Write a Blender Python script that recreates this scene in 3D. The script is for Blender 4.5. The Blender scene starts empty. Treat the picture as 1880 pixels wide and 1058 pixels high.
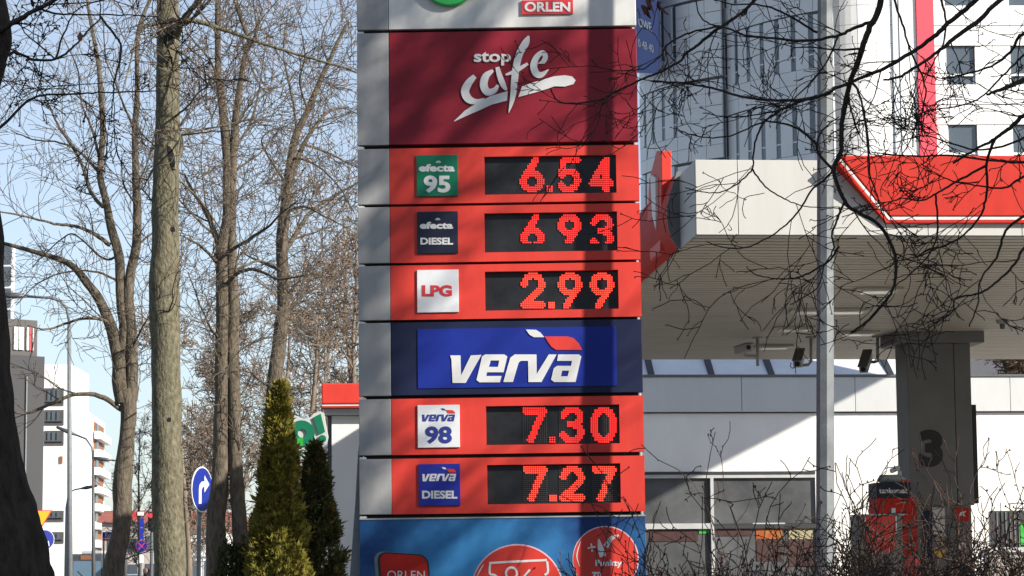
import bpy, math, random
import numpy as np
from mathutils import Vector, Matrix, noise
random.seed(11)
rng = np.random.default_rng(11)
S = bpy.context.scene
COL = S.collection
R = math.radians
V3 = Vector

# ------------------------------------------------------------------ camera
F_PX, HZ, CAMZ = 4500.0, 1045.0, 1.6            # focal length and horizon in photo pixels (1880 wide)
pitch = math.atan((HZ - 529) / F_PX)
roll = R(0.45)
FWD = V3((0, math.cos(pitch), math.sin(pitch)))
UP0 = V3((0, -math.sin(pitch), math.cos(pitch)))
RT0 = V3((1, 0, 0))
RIGHT = RT0 * math.cos(roll) - UP0 * math.sin(roll)
UP = RT0 * math.sin(roll) + UP0 * math.cos(roll)
EYE = V3((0, 0, CAMZ))
cam = bpy.data.objects.new('camera', bpy.data.cameras.new('camera'))
COL.objects.link(cam)
m = Matrix.Identity(4)
for i in range(3):
    m[i][0], m[i][1], m[i][2], m[i][3] = RIGHT[i], UP[i], -FWD[i], EYE[i]
cam.matrix_world = m
cam.data.sensor_width = 36
cam.data.lens = F_PX / 1880 * 36
cam.data.clip_start = 0.1
cam.data.clip_end = 6000
S.camera = cam

# ------------------------------------------------------------------ sky, sun, exposure
SUN_AZ, SUN_EL = R(58), R(26.5)                    # degrees to the right of straight behind the camera
SUN = V3((math.sin(SUN_AZ) * math.cos(SUN_EL), -math.cos(SUN_AZ) * math.cos(SUN_EL), math.sin(SUN_EL)))
w = bpy.data.worlds.new('World'); S.world = w; w.use_nodes = True
nt = w.node_tree
bg = nt.nodes['Background']
sky = nt.nodes.new('ShaderNodeTexSky'); sky.sky_type = 'NISHITA'; sky.sun_disc = False
sky.sun_elevation = SUN_EL
sky.sun_rotation = math.atan2(SUN.x, SUN.y)
sky.air_density = 1.0; sky.dust_density = 0.5; sky.ozone_density = 4.5
hs_ = nt.nodes.new('ShaderNodeHueSaturation'); hs_.inputs['Saturation'].default_value = .62; hs_.inputs['Value'].default_value = 1.0
nt.links.new(sky.outputs[0], hs_.inputs['Color']); nt.links.new(hs_.outputs[0], bg.inputs[0])
bg.inputs[1].default_value = 0.098
sl = bpy.data.lights.new('sun', 'SUN'); sl.energy = 5.0; sl.angle = R(0.53); sl.color = (1.0, 0.93, 0.82)
so = bpy.data.objects.new('sun', sl); COL.objects.link(so)
so.rotation_euler = SUN.to_track_quat('Z', 'Y').to_euler(); so.location = (30, -10, 30)
S.view_settings.view_transform = 'Standard'; S.view_settings.look = 'None'
S.view_settings.gamma = 1; S.view_settings.exposure = 0.75
S.view_settings.use_curve_mapping = False

# ------------------------------------------------------------------ helpers: pixels to rays, frames
def ray(x, y): return FWD * F_PX + RIGHT * (x - 940) + UP * (529 - y)
def at(x, y, Y):
    r = ray(x, y); return EYE + r * (Y / r.y)
class Fr:
    """A plane in the world: origin, right, up, normal towards the viewer."""
    def __init__(s, O, ex, ez):
        s.O = O; s.ex = ex.normalized(); s.ez = ez.normalized(); s.n = s.ez.cross(s.ex) * -1
        if s.n.y > 0: s.n = -s.n
    def px(s, x, y):
        r = ray(x, y); t = (s.O - EYE).dot(s.n) / r.dot(s.n)
        p = EYE + r * t - s.O
        return p.dot(s.ex), p.dot(s.ez)
    def pt(s, u, v, d=0): return s.O + s.ex * u + s.ez * v + s.n * d
WORLD = Fr(V3((0, 0, 0)), V3((1, 0, 0)), V3((0, 0, 1)))      # n = -Y

class MB:
    def __init__(s): s.v = []; s.f = []
    def add(s, vs, fs):
        b = len(s.v); s.v += [V3(q) for q in vs]; s.f += [tuple(i + b for i in f) for f in fs]; return s
    def hexa(s, p):                                           # 8 points: bottom 4 then top 4
        return s.add(p, [(0, 3, 2, 1), (4, 5, 6, 7), (0, 1, 5, 4), (1, 2, 6, 5), (2, 3, 7, 6), (3, 0, 4, 7)])
    def box(s, fr, u0, u1, v0, v1, d0, d1):
        u0, u1 = min(u0, u1), max(u0, u1); v0, v1 = min(v0, v1), max(v0, v1); d0, d1 = min(d0, d1), max(d0, d1)
        return s.hexa([fr.pt(u0, v0, d1), fr.pt(u1, v0, d1), fr.pt(u1, v0, d0), fr.pt(u0, v0, d0),
                       fr.pt(u0, v1, d1), fr.pt(u1, v1, d1), fr.pt(u1, v1, d0), fr.pt(u0, v1, d0)])
    def pxbox(s, fr, x0, y0, x1, y1, d0, d1):
        a = fr.px(x0, (y0 + y1) / 2); b = fr.px(x1, (y0 + y1) / 2); c = fr.px((x0 + x1) / 2, y0); d = fr.px((x0 + x1) / 2, y1)
        return s.box(fr, a[0], b[0], d[1], c[1], d0, d1)
    def wbox(s, x0, x1, y0, y1, z0, z1): return s.box(WORLD, x0, x1, z0, z1, -y1, -y0)
    def prism(s, fr, loop, d0, d1):
        n = len(loop); a = sum(loop[i][0] * loop[(i + 1) % n][1] - loop[(i + 1) % n][0] * loop[i][1] for i in range(n))
        if a < 0: loop = loop[::-1]
        vs = [fr.pt(u, v, d1) for u, v in loop] + [fr.pt(u, v, d0) for u, v in loop]
        fs = [tuple(range(n)), tuple(range(2 * n - 1, n - 1, -1))] + [(i, i + n, (i + 1) % n + n, (i + 1) % n) for i in range(n)]
        return s.add(vs, fs)
    def wedge(s, fr, loop, d0, dfun):
        b = len(s.v); s.prism(fr, loop, d0, 1.0)
        for i in range(b, len(s.v)):
            p = s.v[i] - fr.O; d = p.dot(fr.n)
            if d > .9: s.v[i] = s.v[i] + fr.n * (dfun(p.dot(fr.ez)) - d)
        return s
    def disc(s, fr, u, v, r, d0, d1, n=32, ry=None):
        ry = ry or r
        return s.prism(fr, [(u + r * math.cos(2 * math.pi * i / n), v + ry * math.sin(2 * math.pi * i / n)) for i in range(n)], d0, d1)
    def tube(s, pts, rad, k=8, rot=0):
        pts = [V3(p) for p in pts]
        if not isinstance(rad, (list, tuple)): rad = [rad] * len(pts)
        b = len(s.v); n = len(pts); ref = None
        for i, p in enumerate(pts):
            t = (pts[min(i + 1, n - 1)] - pts[max(i - 1, 0)]).normalized()
            if ref is None: ref = t.orthogonal().normalized() if abs(t.z) < .9 else V3((1, 0, 0))
            a = (ref - t * ref.dot(t)).normalized(); ref = a; c = t.cross(a)
            for j in range(k):
                th = 2 * math.pi * j / k + rot
                s.v.append(p + (a * math.cos(th) + c * math.sin(th)) * rad[i])
        for i in range(n - 1):
            for j in range(k):
                q = (j + 1) % k
                s.f.append((b + i * k + j, b + i * k + q, b + (i + 1) * k + q, b + (i + 1) * k + j))
        s.f.append(tuple(b + j for j in range(k - 1, -1, -1))); s.f.append(tuple(b + (n - 1) * k + j for j in range(k)))
        return s

WL = {}
def finish(name, me, mat, parent, ctr, smooth=False):
    o = bpy.data.objects.new(name, me); COL.objects.link(o)
    if mat: me.materials.append(mat)
    if smooth: me.polygons.foreach_set('use_smooth', [True] * len(me.polygons))
    WL[o.name] = ctr
    if parent: o.parent = parent; o.location = ctr - WL[parent.name]
    else: o.location = ctr
    return o
def part(name, mb, mat, parent=None, bevel=0, smooth=False, base=False):
    vs = mb.v
    lo = V3([min(p[i] for p in vs) for i in range(3)]); hi = V3([max(p[i] for p in vs) for i in range(3)])
    c = (lo + hi) / 2
    if base: c.z = lo.z
    me = bpy.data.meshes.new(name)
    me.from_pydata([p - c for p in vs], [], mb.f); me.update()
    o = finish(name, me, mat, parent, c, smooth)
    if bevel:
        b = o.modifiers.new('bevel', 'BEVEL'); b.width = bevel; b.segments = 2; b.limit_method = 'ANGLE'
    return o
def npart(name, V, Fq, mat, parent=None, smooth=True):
    """mesh from numpy arrays (faces all of one size)"""
    c = V3(((V.min(0) + V.max(0)) / 2).tolist())
    me = bpy.data.meshes.new(name); k = Fq.shape[1]
    me.vertices.add(len(V)); me.vertices.foreach_set('co', (V - np.array(c)).astype(np.float32).ravel())
    me.loops.add(Fq.size); me.loops.foreach_set('vertex_index', Fq.astype(np.int32).ravel())
    me.polygons.add(len(Fq)); me.polygons.foreach_set('loop_start', np.arange(0, Fq.size, k, dtype=np.int32))
    me.polygons.foreach_set('loop_total', np.full(len(Fq), k, dtype=np.int32))
    me.update(calc_edges=True)
    return finish(name, me, mat, parent, c, smooth)
def tag(o, label=None, cat=None, group=None, kind=None):
    for k, v in (('label', label), ('category', cat), ('group', group), ('kind', kind)):
        if v: o[k] = v
    return o
def thing(name, label, cat, loc, group=None):
    o = bpy.data.objects.new(name, None); COL.objects.link(o); o.location = loc; o.empty_display_size = .2
    WL[o.name] = V3(loc); return tag(o, label, cat, group)
def copy_tree(o, parent=None):
    c = o.copy(); COL.objects.link(c); c.parent = parent
    for ch in o.children: copy_tree(ch, c)
    return c

# filled outlines (with holes) and letters, made flat then laid on a frame
def curve_mesh(cd):
    o = bpy.data.objects.new('tmp', cd); COL.objects.link(o)
    dg = bpy.context.evaluated_depsgraph_get(); dg.update()
    me = bpy.data.meshes.new_from_object(o.evaluated_get(dg))
    bpy.data.objects.remove(o); return me
def loops_mesh(loops):
    cd = bpy.data.curves.new('tmp', 'CURVE'); cd.dimensions = '2D'; cd.fill_mode = 'BOTH'; cd.extrude = .5
    for lp in loops:
        sp = cd.splines.new('POLY'); sp.points.add(len(lp) - 1)
        for i, (u, v) in enumerate(lp): sp.points[i].co = (u, v, 0, 1)
        sp.use_cyclic_u = True
    me = curve_mesh(cd); bpy.data.curves.remove(cd); return me
def lay(mb, me, fr, d0, d1, fx=lambda u, v: (u, v)):
    b = len(mb.v)
    for q in me.vertices:
        u, v = fx(q.co.x, q.co.y); mb.v.append(fr.pt(u, v, d0 + (q.co.z + .5) * (d1 - d0)))
    mb.f += [tuple(i + b for i in p.vertices) for p in me.polygons]
    bpy.data.meshes.remove(me); return mb
def glyph(mb, fr, loops_px, d0, d1):
    return lay(mb, loops_mesh([[fr.px(*p) for p in lp] for lp in loops_px]), fr, d0, d1)
def text_fit(mb, s, fr, rect, d0, d1, bold=.02, shear=0):
    cd = bpy.data.curves.new('tmp', 'FONT'); cd.body = s; cd.extrude = .5; cd.offset = bold; cd.resolution_u = 4; cd.shear = shear
    me = curve_mesh(cd); bpy.data.curves.remove(cd)
    xs = [q.co.x for q in me.vertices]; ys = [q.co.y for q in me.vertices]
    x0, x1, y0, y1 = min(xs), max(xs), min(ys), max(ys)
    L, T, Rr, B = rect
    def fx(x, y):
        a = (x - x0) / (x1 - x0); b = (y - y0) / (y1 - y0)
        return fr.px(L + a * (Rr - L), B + b * (T - B))
    return lay(mb, me, fr, d0, d1, fx)
def brush(pts):
    """closed outline of a stroke through (x, y, width)"""
    P = []
    n = len(pts)
    for i in range(n - 1):                                     # Catmull-Rom resample
        p0, p1, p2, p3 = (V3(pts[max(0, min(n - 1, i + k))]) for k in (-1, 0, 1, 2))
        for q in range(6):
            t = q / 6
            P.append(.5 * ((2 * p1) + (p2 - p0) * t + (2 * p0 - 5 * p1 + 4 * p2 - p3) * t * t + (3 * p1 - p0 - 3 * p2 + p3) * t ** 3))
    P.append(V3(pts[-1])); a = []; b = []
    for i, p in enumerate(P):
        t = P[min(i + 1, len(P) - 1)] - P[max(i - 1, 0)]; t.z = 0; t.normalize(); h = max(p.z, .4) / 2
        a.append((p.x - t.y * h, p.y + t.x * h)); b.append((p.x + t.y * h, p.y - t.x * h))
    return a + b[::-1]

# ------------------------------------------------------------------ materials
def lin(c): return tuple((x / 12.92 if x <= .04045 else ((x + .055) / 1.055) ** 2.4) for x in c)
def M(name, rgb, rough=.6, var=.12, scale=3.0, bump=0, bscale=40, metal=0, stretch=(1, 1, 1), spec=.5, col2=None, coat=0):
    mt = bpy.data.materials.new(name); mt.use_nodes = True; t = mt.node_tree; b = t.nodes['Principled BSDF']
    g = t.nodes.new('ShaderNodeNewGeometry'); mp = t.nodes.new('ShaderNodeMapping'); mp.inputs['Scale'].default_value = stretch
    t.links.new(g.outputs['Position'], mp.inputs[0])
    nz = t.nodes.new('ShaderNodeTexNoise'); nz.inputs['Scale'].default_value = scale; nz.inputs['Detail'].default_value = 6; nz.inputs['Roughness'].default_value = .65
    t.links.new(mp.outputs[0], nz.inputs[0])
    cr = t.nodes.new('ShaderNodeValToRGB'); cr.color_ramp.elements[0].position = .3; cr.color_ramp.elements[1].position = .7
    c2 = col2 or tuple(min(1, c * (1 + var)) for c in rgb)
    c1 = tuple(c * (1 - var) for c in rgb) if not col2 else rgb
    cr.color_ramp.elements[0].color = (*c1, 1); cr.color_ramp.elements[1].color = (*c2, 1)
    t.links.new(nz.outputs[0], cr.inputs[0]); t.links.new(cr.outputs[0], b.inputs['Base Color'])
    b.inputs['Roughness'].default_value = rough; b.inputs['Metallic'].default_value = metal
    b.inputs['Specular IOR Level'].default_value = spec; b.inputs['Coat Weight'].default_value = coat
    if bump:
        n2 = t.nodes.new('ShaderNodeTexNoise'); n2.inputs['Scale'].default_value = bscale; n2.inputs['Detail'].default_value = 5
        t.links.new(mp.outputs[0], n2.inputs[0])
        bp = t.nodes.new('ShaderNodeBump'); bp.inputs['Strength'].default_value = bump; bp.inputs['Distance'].default_value = .02
        t.links.new(n2.outputs[0], bp.inputs['Height']); t.links.new(bp.outputs[0], b.inputs['Normal'])
    return mt
def emit(name, rgb, s):
    mt = bpy.data.materials.new(name); mt.use_nodes = True; b = mt.node_tree.nodes['Principled BSDF']
    b.inputs['Base Color'].default_value = (*[c * .3 for c in rgb], 1); b.inputs['Emission Color'].default_value = (*rgb, 1)
    b.inputs['Emission Strength'].default_value = s; return mt
def glass(name, rgb, rough=.08):
    mt = M(name, rgb, rough, .1, .6, spec=.8); return mt
K = {}
K['asphalt'] = M('asphalt', (.05, .05, .052), .9, .2, 2, .3, 80)
K['paving'] = M('paving', (.15, .145, .135), .9, .15, 2, .2, 60)
K['grass'] = M('lawn', (.05, .065, .02), .95, .4, 1.5, .6, 60, col2=(.1, .085, .04))
K['concrete'] = M('forecourt_concrete', (.27, .26, .24), .9, .12, 1.5, .2, 60)
K['kerb'] = M('kerb', (.3, .29, .28), .9)
K['white_line'] = M('road_paint', (.7, .7, .68), .8)
K['cladding'] = M('sign_grey', (.30, .30, .30), .55, .12, 2.0, .05, 120, stretch=(4, 4, .7))
K['sign_white'] = M('sign_white', (.58, .58, .565), .5, .10, 2, .03, 100, stretch=(4, 4, .6))
K['sign_red'] = M('sign_red', (.58, .042, .030), .55, .10, 2, .04, 120, spec=.3, stretch=(3, 3, .8))
K['sign_maroon'] = M('sign_maroon', (.20, .010, .022), .55, .1, 2.5, .04, 120, spec=.25)
K['navy'] = M('sign_navy', (.012, .017, .05), .55, .12, 3, spec=.2)
K['blue'] = M('sign_blue', (.007, .022, .23), .55, .1, 3, spec=.25)
K['letter'] = M('letter_white', (.62, .62, .62), .5, .03, 4)
K['badge_green'] = M('badge_green', (.006, .15, .08), .55, .06, 8, spec=.25)
K['badge_navy'] = M('badge_navy', (.012, .016, .035), .55, .06, 8, spec=.25)
K['badge_white'] = M('badge_white', (.62, .64, .67), .55, .05, 8, spec=.25)
K['badge_blue'] = M('badge_blue', (.015, .025, .27), .55, .06, 8, spec=.25)
K['ink_blue'] = M('ink_blue', (.02, .03, .22), .5, .05, 8)
K['ink_red'] = M('ink_red', (.55, .03, .04), .5, .05, 8)
K['green'] = M('emblem_green', (.01, .36, .05), .3, .08, 6, coat=.5)
K['black'] = M('black_core', (.008, .008, .009), .6)
K['screen'] = M('display_screen', (.012, .014, .017), .45, .5, 5, .05, 90, spec=.3)
K['led_off'] = M('led_unlit', (.09, .075, .07), .4)
K['led'] = emit('led_lit', (1.0, .028, .022), 1.1)
K['led_core'] = emit('led_bright', (1.0, .055, .03), 1.3)
K['steel'] = M('galvanised_steel', (.17, .185, .195), .6, .16, 9, .08, 60, metal=.1, spec=.3)
K['steel_d'] = M('dark_steel', (.1, .105, .11), .5, .15, 9, metal=.3)
K['canopy'] = M('canopy_panel', (.47, .465, .445), .5, .05, 1.6, .04, 90, stretch=(4, 4, .6))
K['canopy_grey'] = M('canopy_trim', (.34, .34, .34), .5, .06, 2)
K['soffit'] = M('soffit_plank', (.44, .40, .335), .55, .08, 1.2)
K['column'] = M('column_grey', (.14, .14, .137), .7, .12, 2.2, .1, 40)
K['wall'] = M('plaster_white', (.74, .73, .70), .85, .05, 1.2, .1, 50, stretch=(1.5, 1.5, .7))
K['parapet'] = M('parapet_panel', (.50, .51, .51), .55, .05, 1.2, .03, 60, stretch=(2, 2, .7))
K['win'] = M('window_glass_reflections', (.05, .053, .056), .08, .1, .9, spec=.8, col2=(.13, .135, .14))  # paler noise in the colour imitates reflections on the panes
K['win_far'] = glass('window_glass_far', (.07, .09, .11), .2)
K['frame_w'] = M('frame_white', (.42, .43, .43), .5)
K['frame_d'] = M('frame_dark', (.03, .032, .035), .5)
K['skylight'] = M('skylight_pane', (.66, .68, .72), .55, .08, 2)
K['tower_panel'] = M('tower_panel', (.60, .63, .66), .4, .05, .5)
K['tower_white'] = M('tower_white', (.80, .80, .79), .5, .03, .5)
K['tower_red'] = M('tower_red', (.72, .07, .10), .5, .04, .5)
K['tower_core'] = M('tower_joint', (.10, .105, .12), .8)
K['banner'] = M('banner_blue', (.07, .11, .33), .6, .06, 1)
K['flat_white'] = M('render_white', (.74, .74, .73), .8, .04, .2)
K['flat_shaded'] = M('render_shaded', (.05, .05, .053), .85, .08, .15)  # dark base colour stands in for the shade on this wall
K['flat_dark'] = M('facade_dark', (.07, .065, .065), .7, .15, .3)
K['brick'] = M('balcony_brown', (.24, .10, .045), .8, .2, .8)
K['roof_red'] = M('roof_tile', (.30, .10, .075), .8, .2, .7)
K['far_wall'] = M('far_wall', (.42, .38, .36), .8, .2, .3)
K['yellow'] = M('sign_yellow', (.66, .40, .02), .5, .05, 4)
K['kiosk_red'] = M('kiosk_red', (.46, .026, .018), .65, .1, 4, spec=.12)
K['bus'] = M('bus_dark', (.05, .06, .07), .4, .2, 2)
K['bus_glass'] = glass('bus_glass', (.10, .17, .24), .1)
K['jacket'] = M('jacket', (.02, .02, .024), .8, .2, 20)
K['trouser'] = M('trouser', (.03, .035, .05), .8)
K['skin'] = M('skin', (.42, .25, .18), .6)
K['car_body'] = M('car_paint', (.45, .46, .48), .3, .04, 2, coat=.5)
K['tyre'] = M('tyre', (.02, .02, .02), .9)
K['lamp_lens'] = M('lamp_lens', (.72, .72, .68), .3)
K['poster_red'] = M('poster_red', (.05, .02, .018), .5, .35, 9)
K['poster_bright'] = M('poster_bright', (.30, .018, .01), .5, .2, 14, col2=(.36, .17, .015))
K['poster_pale'] = M('poster_pale', (.34, .30, .18), .5, .2, 9)
K['green_stock'] = M('green_stock', (.03, .35, .04), .5, .3, 9)
K['stone'] = M('stone_panel', (.28, .27, .25), .8, .3, 6, .3, 30)
def bark(name, c1, c2, bump=.9, sc=14, st=.35):
    return M(name, c1, .95, .2, sc, bump, 45, stretch=(1, 1, st), spec=.15, col2=c2)
K['bark_grey'] = bark('bark_grey', (.055, .050, .034), (.20, .182, .125), 1.0, 30, .5)
K['bark_brown'] = bark('bark_brown', (.058, .048, .037), (.165, .138, .104), 1.0, 24)
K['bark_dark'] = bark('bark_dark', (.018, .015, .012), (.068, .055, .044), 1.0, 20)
K['twig_brown'] = bark('twig_brown', (.07, .055, .042), (.16, .125, .095), .3)
K['twig_grey'] = bark('twig_grey', (.075, .063, .048), (.16, .135, .105), .3)
K['twig_far'] = bark('twig_far', (.13, .10, .078), (.25, .20, .155), .2, 5)
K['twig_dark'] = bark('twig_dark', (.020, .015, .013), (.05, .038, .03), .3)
K['dry_leaf'] = M('dry_leaf', (.15, .065, .035), .8, .3, 12, col2=(.27, .125, .07))
K['dead_leaf'] = M('dead_leaf', (.11, .035, .018), .8, .3, 12)
K['bud'] = M('bud', (.05, .014, .016), .7, .3, 30)
K['hedge_twig'] = bark('hedge_twig', (.040, .027, .022), (.12, .085, .065), .3)
K['thuja'] = M('thuja_leaf', (.042, .048, .009), .75, .4, 9, col2=(.235, .20, .032), spec=.2)
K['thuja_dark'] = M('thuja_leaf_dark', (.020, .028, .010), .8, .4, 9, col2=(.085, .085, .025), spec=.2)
K['thuja_brown'] = M('thuja_dead', (.07, .045, .015), .85, .4, 9, col2=(.17, .11, .04), spec=.1)
K['scar'] = M('bark_scar', (.016, .015, .013), .95, .3, 20, .5, 40)
K['scar_rim'] = M('bark_callus', (.2, .17, .12), .9, .2, 20, .5, 40)

# ================================================================== THE SETTING
def sheet(name, x0, x1, y0, y1, z, mat, thick=.0):
    mb = MB(); mb.add([(x0, y0, z), (x1, y0, z), (x1, y1, z), (x0, y1, z)], [(0, 1, 2, 3)])
    return tag(part(name, mb, mat), kind='structure')
sheet('ground', -2500, 2500, -400, 5000, 0, K['paving'])
sheet('road', -19, -11, -60, 1200, .008, K['asphalt'])
sheet('forecourt', -1.5, 22, 22, 45.4, .008, K['concrete'])
sheet('lawn', -8, 3.8, 8, 21.5, .006, K['grass'])
mb = MB(); mb.wbox(-11, -10.8, -60, 1200, 0, .12); tag(part('road_kerb', mb, K['kerb']), kind='structure')
mb = MB()
for y in range(-40, 400, 9): mb.add([(-15.06, y, .014), (-14.94, y, .014), (-14.94, y + 4, .014), (-15.06, y + 4, .014)], [(0, 1, 2, 3)])
tag(part('road_marking', mb, K['white_line']), kind='structure')

# ================================================================== PRICE PYLON
yaw = R(1.2); lean = R(0.28)
_ex = V3((math.cos(yaw), -math.sin(yaw), 0)); _ez = V3((0, 0, 1))
FP = Fr(at(916, 1045, 18.0), _ex * math.cos(lean) + _ez * math.sin(lean), _ez * math.cos(lean) - _ex * math.sin(lean))
UL = FP.px(657.5, 500)[0]; UR = FP.px(1176.5, 500)[0]; US = FP.px(716.5, 500)[0]
vy = lambda y: FP.px(918, y)[1]
base = FP.pt((UL + UR) / 2, -1.6, -.25); base.z = 0
pylon = thing('price_pylon', 'tall grey and red fuel price pylon with glowing red prices in the middle', 'sign', base)
part('core', MB().box(FP, UL + .03, UR - .03, -1.6, 6.4, -.42, -.085), K['black'], pylon)
part('back_panel', MB().box(FP, UL, UR, -1.6, 6.4, -.5, -.425), K['cladding'], pylon, .01)
part('plinth', MB().box(FP, UL - .1, UR + .1, -1.63, -1.42, -.62, .08), K['kerb'], pylon, .01)
fin = [(658, 806), (655, 830), (650, 920), (640, 1058), (618, 1300), (618, 1440), (662, 1440), (661, 940)]
part('side_fin', MB().prism(FP, [FP.px(*p) for p in fin], -.40, -.10), K['steel'], pylon, .004)
TH = .07
def panel(name, y0, y1, mat, hole=None, label=None, strip=True):
    u0 = US + .0015 if strip else UL; outer = [(u0, vy(y1)), (UR, vy(y1)), (UR, vy(y0)), (u0, vy(y0))]
    mb = MB()
    if hole:
        a = FP.px(hole[0], hole[1]); b = FP.px(hole[2], hole[3])
        lay(mb, loops_mesh([outer, [(a[0], b[1]), (b[0], b[1]), (b[0], a[1]), (a[0], a[1])]]), FP, -TH, 0)
    else: mb.box(FP, u0, UR, vy(y1), vy(y0), -TH, 0)
    p = part(name, mb, mat, pylon, .004)
    if label: p['label'] = label
    # side return of the cabinet, seen in the joints
    if strip: part('grey_strip', MB().box(FP, UL, US - .0015, vy(y1), vy(y0), -TH, 0), K['cladding'], p, .004)
    part('bracket', MB().box(FP, UL + .002, UL + .05, vy(y1) - .028, vy(y1) - .012, -.08, -.01), K['sign_white'], p)
    return p

# --- top panel with emblem and tag
top = panel('header_panel', -820, 51, K['sign_white'], label='white header panel with green disc and red name tag')
c = FP.px(825, -40)
em = part('emblem', MB().disc(FP, c[0], c[1], .222, .004, .05, 48), K['green'], top, .012)
part('name_tag', MB().pxbox(FP, 958, 1, 1052, 27, .002, .016), K['ink_red'], top)
part('name_lettering', text_fit(MB(), 'ORLEN', FP, (963, 5, 1047, 23), .017, .021, .035), K['letter'], top)
# --- cafe panel
cafe = panel('cafe_panel', 57, 263, K['sign_maroon'], label='dark red panel with white handwritten cafe lettering')
part('cafe_lettering', text_fit(MB(), 'stop', FP, (870, 96, 938, 121), .003, .010, .025), K['letter'], cafe)
z7 = lambda pts: [(640 + p[0] * .2742, p[1] * .2742, *[q * .2742 for q in p[2:]]) for p in pts]
z8 = lambda pts: [(900 + p[0] * .2742, p[1] * .2742, *[q * .2742 for q in p[2:]]) for p in pts]
strokes = [
    (z7([(846, 512, 30), (806, 556, 48), (780, 612, 54), (802, 664, 52), (852, 682, 34), (908, 662, 6)]), 0),
    (z7([(968, 474, 18), (920, 512, 46), (905, 572, 52), (930, 618, 48), (975, 608, 36), (1000, 572, 18)]), 0),
    (z7([(996, 452, 26), (1012, 510, 36), (1036, 572, 36), (1058, 606, 14)]), 1),
    (z8([(258, 243, 10), (240, 285, 46), (200, 355, 46), (176, 440, 46), (164, 530, 46), (154, 630, 38), (140, 700, 24), (124, 756, 3)]), 0),
    (z8([(104, 504, 12), (170, 478, 28), (252, 428, 18)]), 1),
    (z8([(318, 436, 16), (352, 418, 30), (370, 382, 34), (350, 354, 30), (312, 384, 38), (291, 440, 46), (308, 494, 46), (345, 502, 36), (392, 466, 4)]), 0)]
for st, k in strokes:
    part('cafe_stroke', glyph(MB(), FP, [brush(st)], .003, .010 + .0015 * k), K['letter'], cafe)
sw = [z7([(703, 816), (780, 742), (850, 698), (950, 646), (1066, 612), (1060, 676), (960, 702), (860, 748), (790, 778), (715, 813)]),
      z8([(213, 580), (300, 550), (430, 513), (500, 506), (548, 514), (572, 540), (556, 566), (500, 582), (430, 580), (380, 598), (300, 622), (188, 652)])]
for lp in sw: part('cafe_underline', glyph(MB(), FP, [lp], .003, .009), K['letter'], cafe)

# --- LED digits: strokes in a unit box, rasterised on a dot grid
def arc(cx, cy, rx, ry, a0, a1, n=14):
    return [(cx + rx * math.cos(R(a0 + (a1 - a0) * i / n)), cy + ry * math.sin(R(a0 + (a1 - a0) * i / n))) for i in range(n + 1)]
DIG = {
    '6': [arc(.5, .31, .37, .25, 0, 360, 24), [(.66, .95), (.22, .46)]],
    '5': [[(.86, .93), (.28, .93), (.2, .55)], arc(.48, .33, .38, .27, 140, -150, 20)],
    '4': [[(.72, .06), (.72, .94), (.14, .26), (.92, .26)]],
    '9': [arc(.5, .69, .37, .25, 0, 360, 24), [(.34, .05), (.78, .54)]],
    '3': [arc(.49, .72, .36, .23, 165, -70, 16), arc(.49, .29, .38, .24, 75, -165, 16), [(.42, .52), (.6, .52)]],
    '2': [arc(.5, .67, .37, .27, 175, -20, 14) + [(.12, .08), (.9, .08)]],
    '7': [[(.08, .92), (.88, .92), (.3, .05)]],
    '0': [arc(.5, .66, .38, .28, 0, 180, 12) + arc(.5, .34, .38, .28, 180, 360, 12) + [(.88, .66)]],
    '.': [[(.5, .5), (.5, .51)]]}
def sdist(px, py, pl, ax, ay):
    best = 9
    for (x0, y0), (x1, y1) in zip(pl, pl[1:]):
        dx, dy = (x1 - x0) * ax, (y1 - y0) * ay; qx, qy = (px - x0) * ax, (py - y0) * ay
        l = dx * dx + dy * dy; t = max(0, min(1, (qx * dx + qy * dy) / l)) if l else 0
        best = min(best, math.hypot(qx - t * dx, qy - t * dy))
    return best
PITCH = 3.55
def digit(ch, rect, cut, parent, bright):
    L, T, Rr, B = rect; on = MB(); off = MB(); nx = max(2, round((Rr - L) / PITCH)); ny = max(2, round((B - T) / PITCH))
    for i in range(nx + 1):
        for j in range(ny + 1):
            a, b = i / nx, j / ny; y = B + (T - B) * b; x = L + (Rr - L) * a
            if cut and y > cut: continue
            lit = ch == '.' or min(sdist(a, b, pl, Rr - L, B - T) for pl in DIG[ch]) < 6.3
            if not lit and (ch == '.' or not bright[1]): continue
            u, v = FP.px(x, y); r = .0060 if lit else .0035
            (on if lit else off).disc(FP, u, v, r, -.040, -.036, 6)
    part('led_digit', on, bright[0], parent)['kind'] = 'stuff'
    if off.v: part('unlit_led_grid', off, K['led_off'], parent)['kind'] = 'stuff'
def price_panel(y0, y1, win, digits, label, cut=None, bright=None):
    p = panel('price_panel', y0, y1, K['sign_red'], win, label)
    part('display_screen', MB().pxbox(FP, win[0] - 4, win[1] - 4, win[2] + 4, win[3] + 4, -.084, -.044), K['screen'], p)
    for ch, rect in digits: digit(ch, rect, cut, p, bright or (K['led'], False))
    return p
def badge(p, rect, mat):
    return part('fuel_badge', MB().pxbox(FP, *rect, .001, .014), mat, p, .002)
def word(p, s, rect, mat, bold=.03, d=.015, shear=0):
    return part('badge_lettering', text_fit(MB(), s, FP, rect, d, d + .002, bold, shear), mat, p)
def wifi(p, x, y, mat):
    out = [brush([(x + r * math.cos(R(a)), y - r * math.sin(R(a)), 1.1) for a in range(20, 161, 20)]) for r in (2.2, 4.4)]
    for lp in out: part('badge_mark', glyph(MB(), FP, [lp], .015, .017), mat, p)

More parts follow.
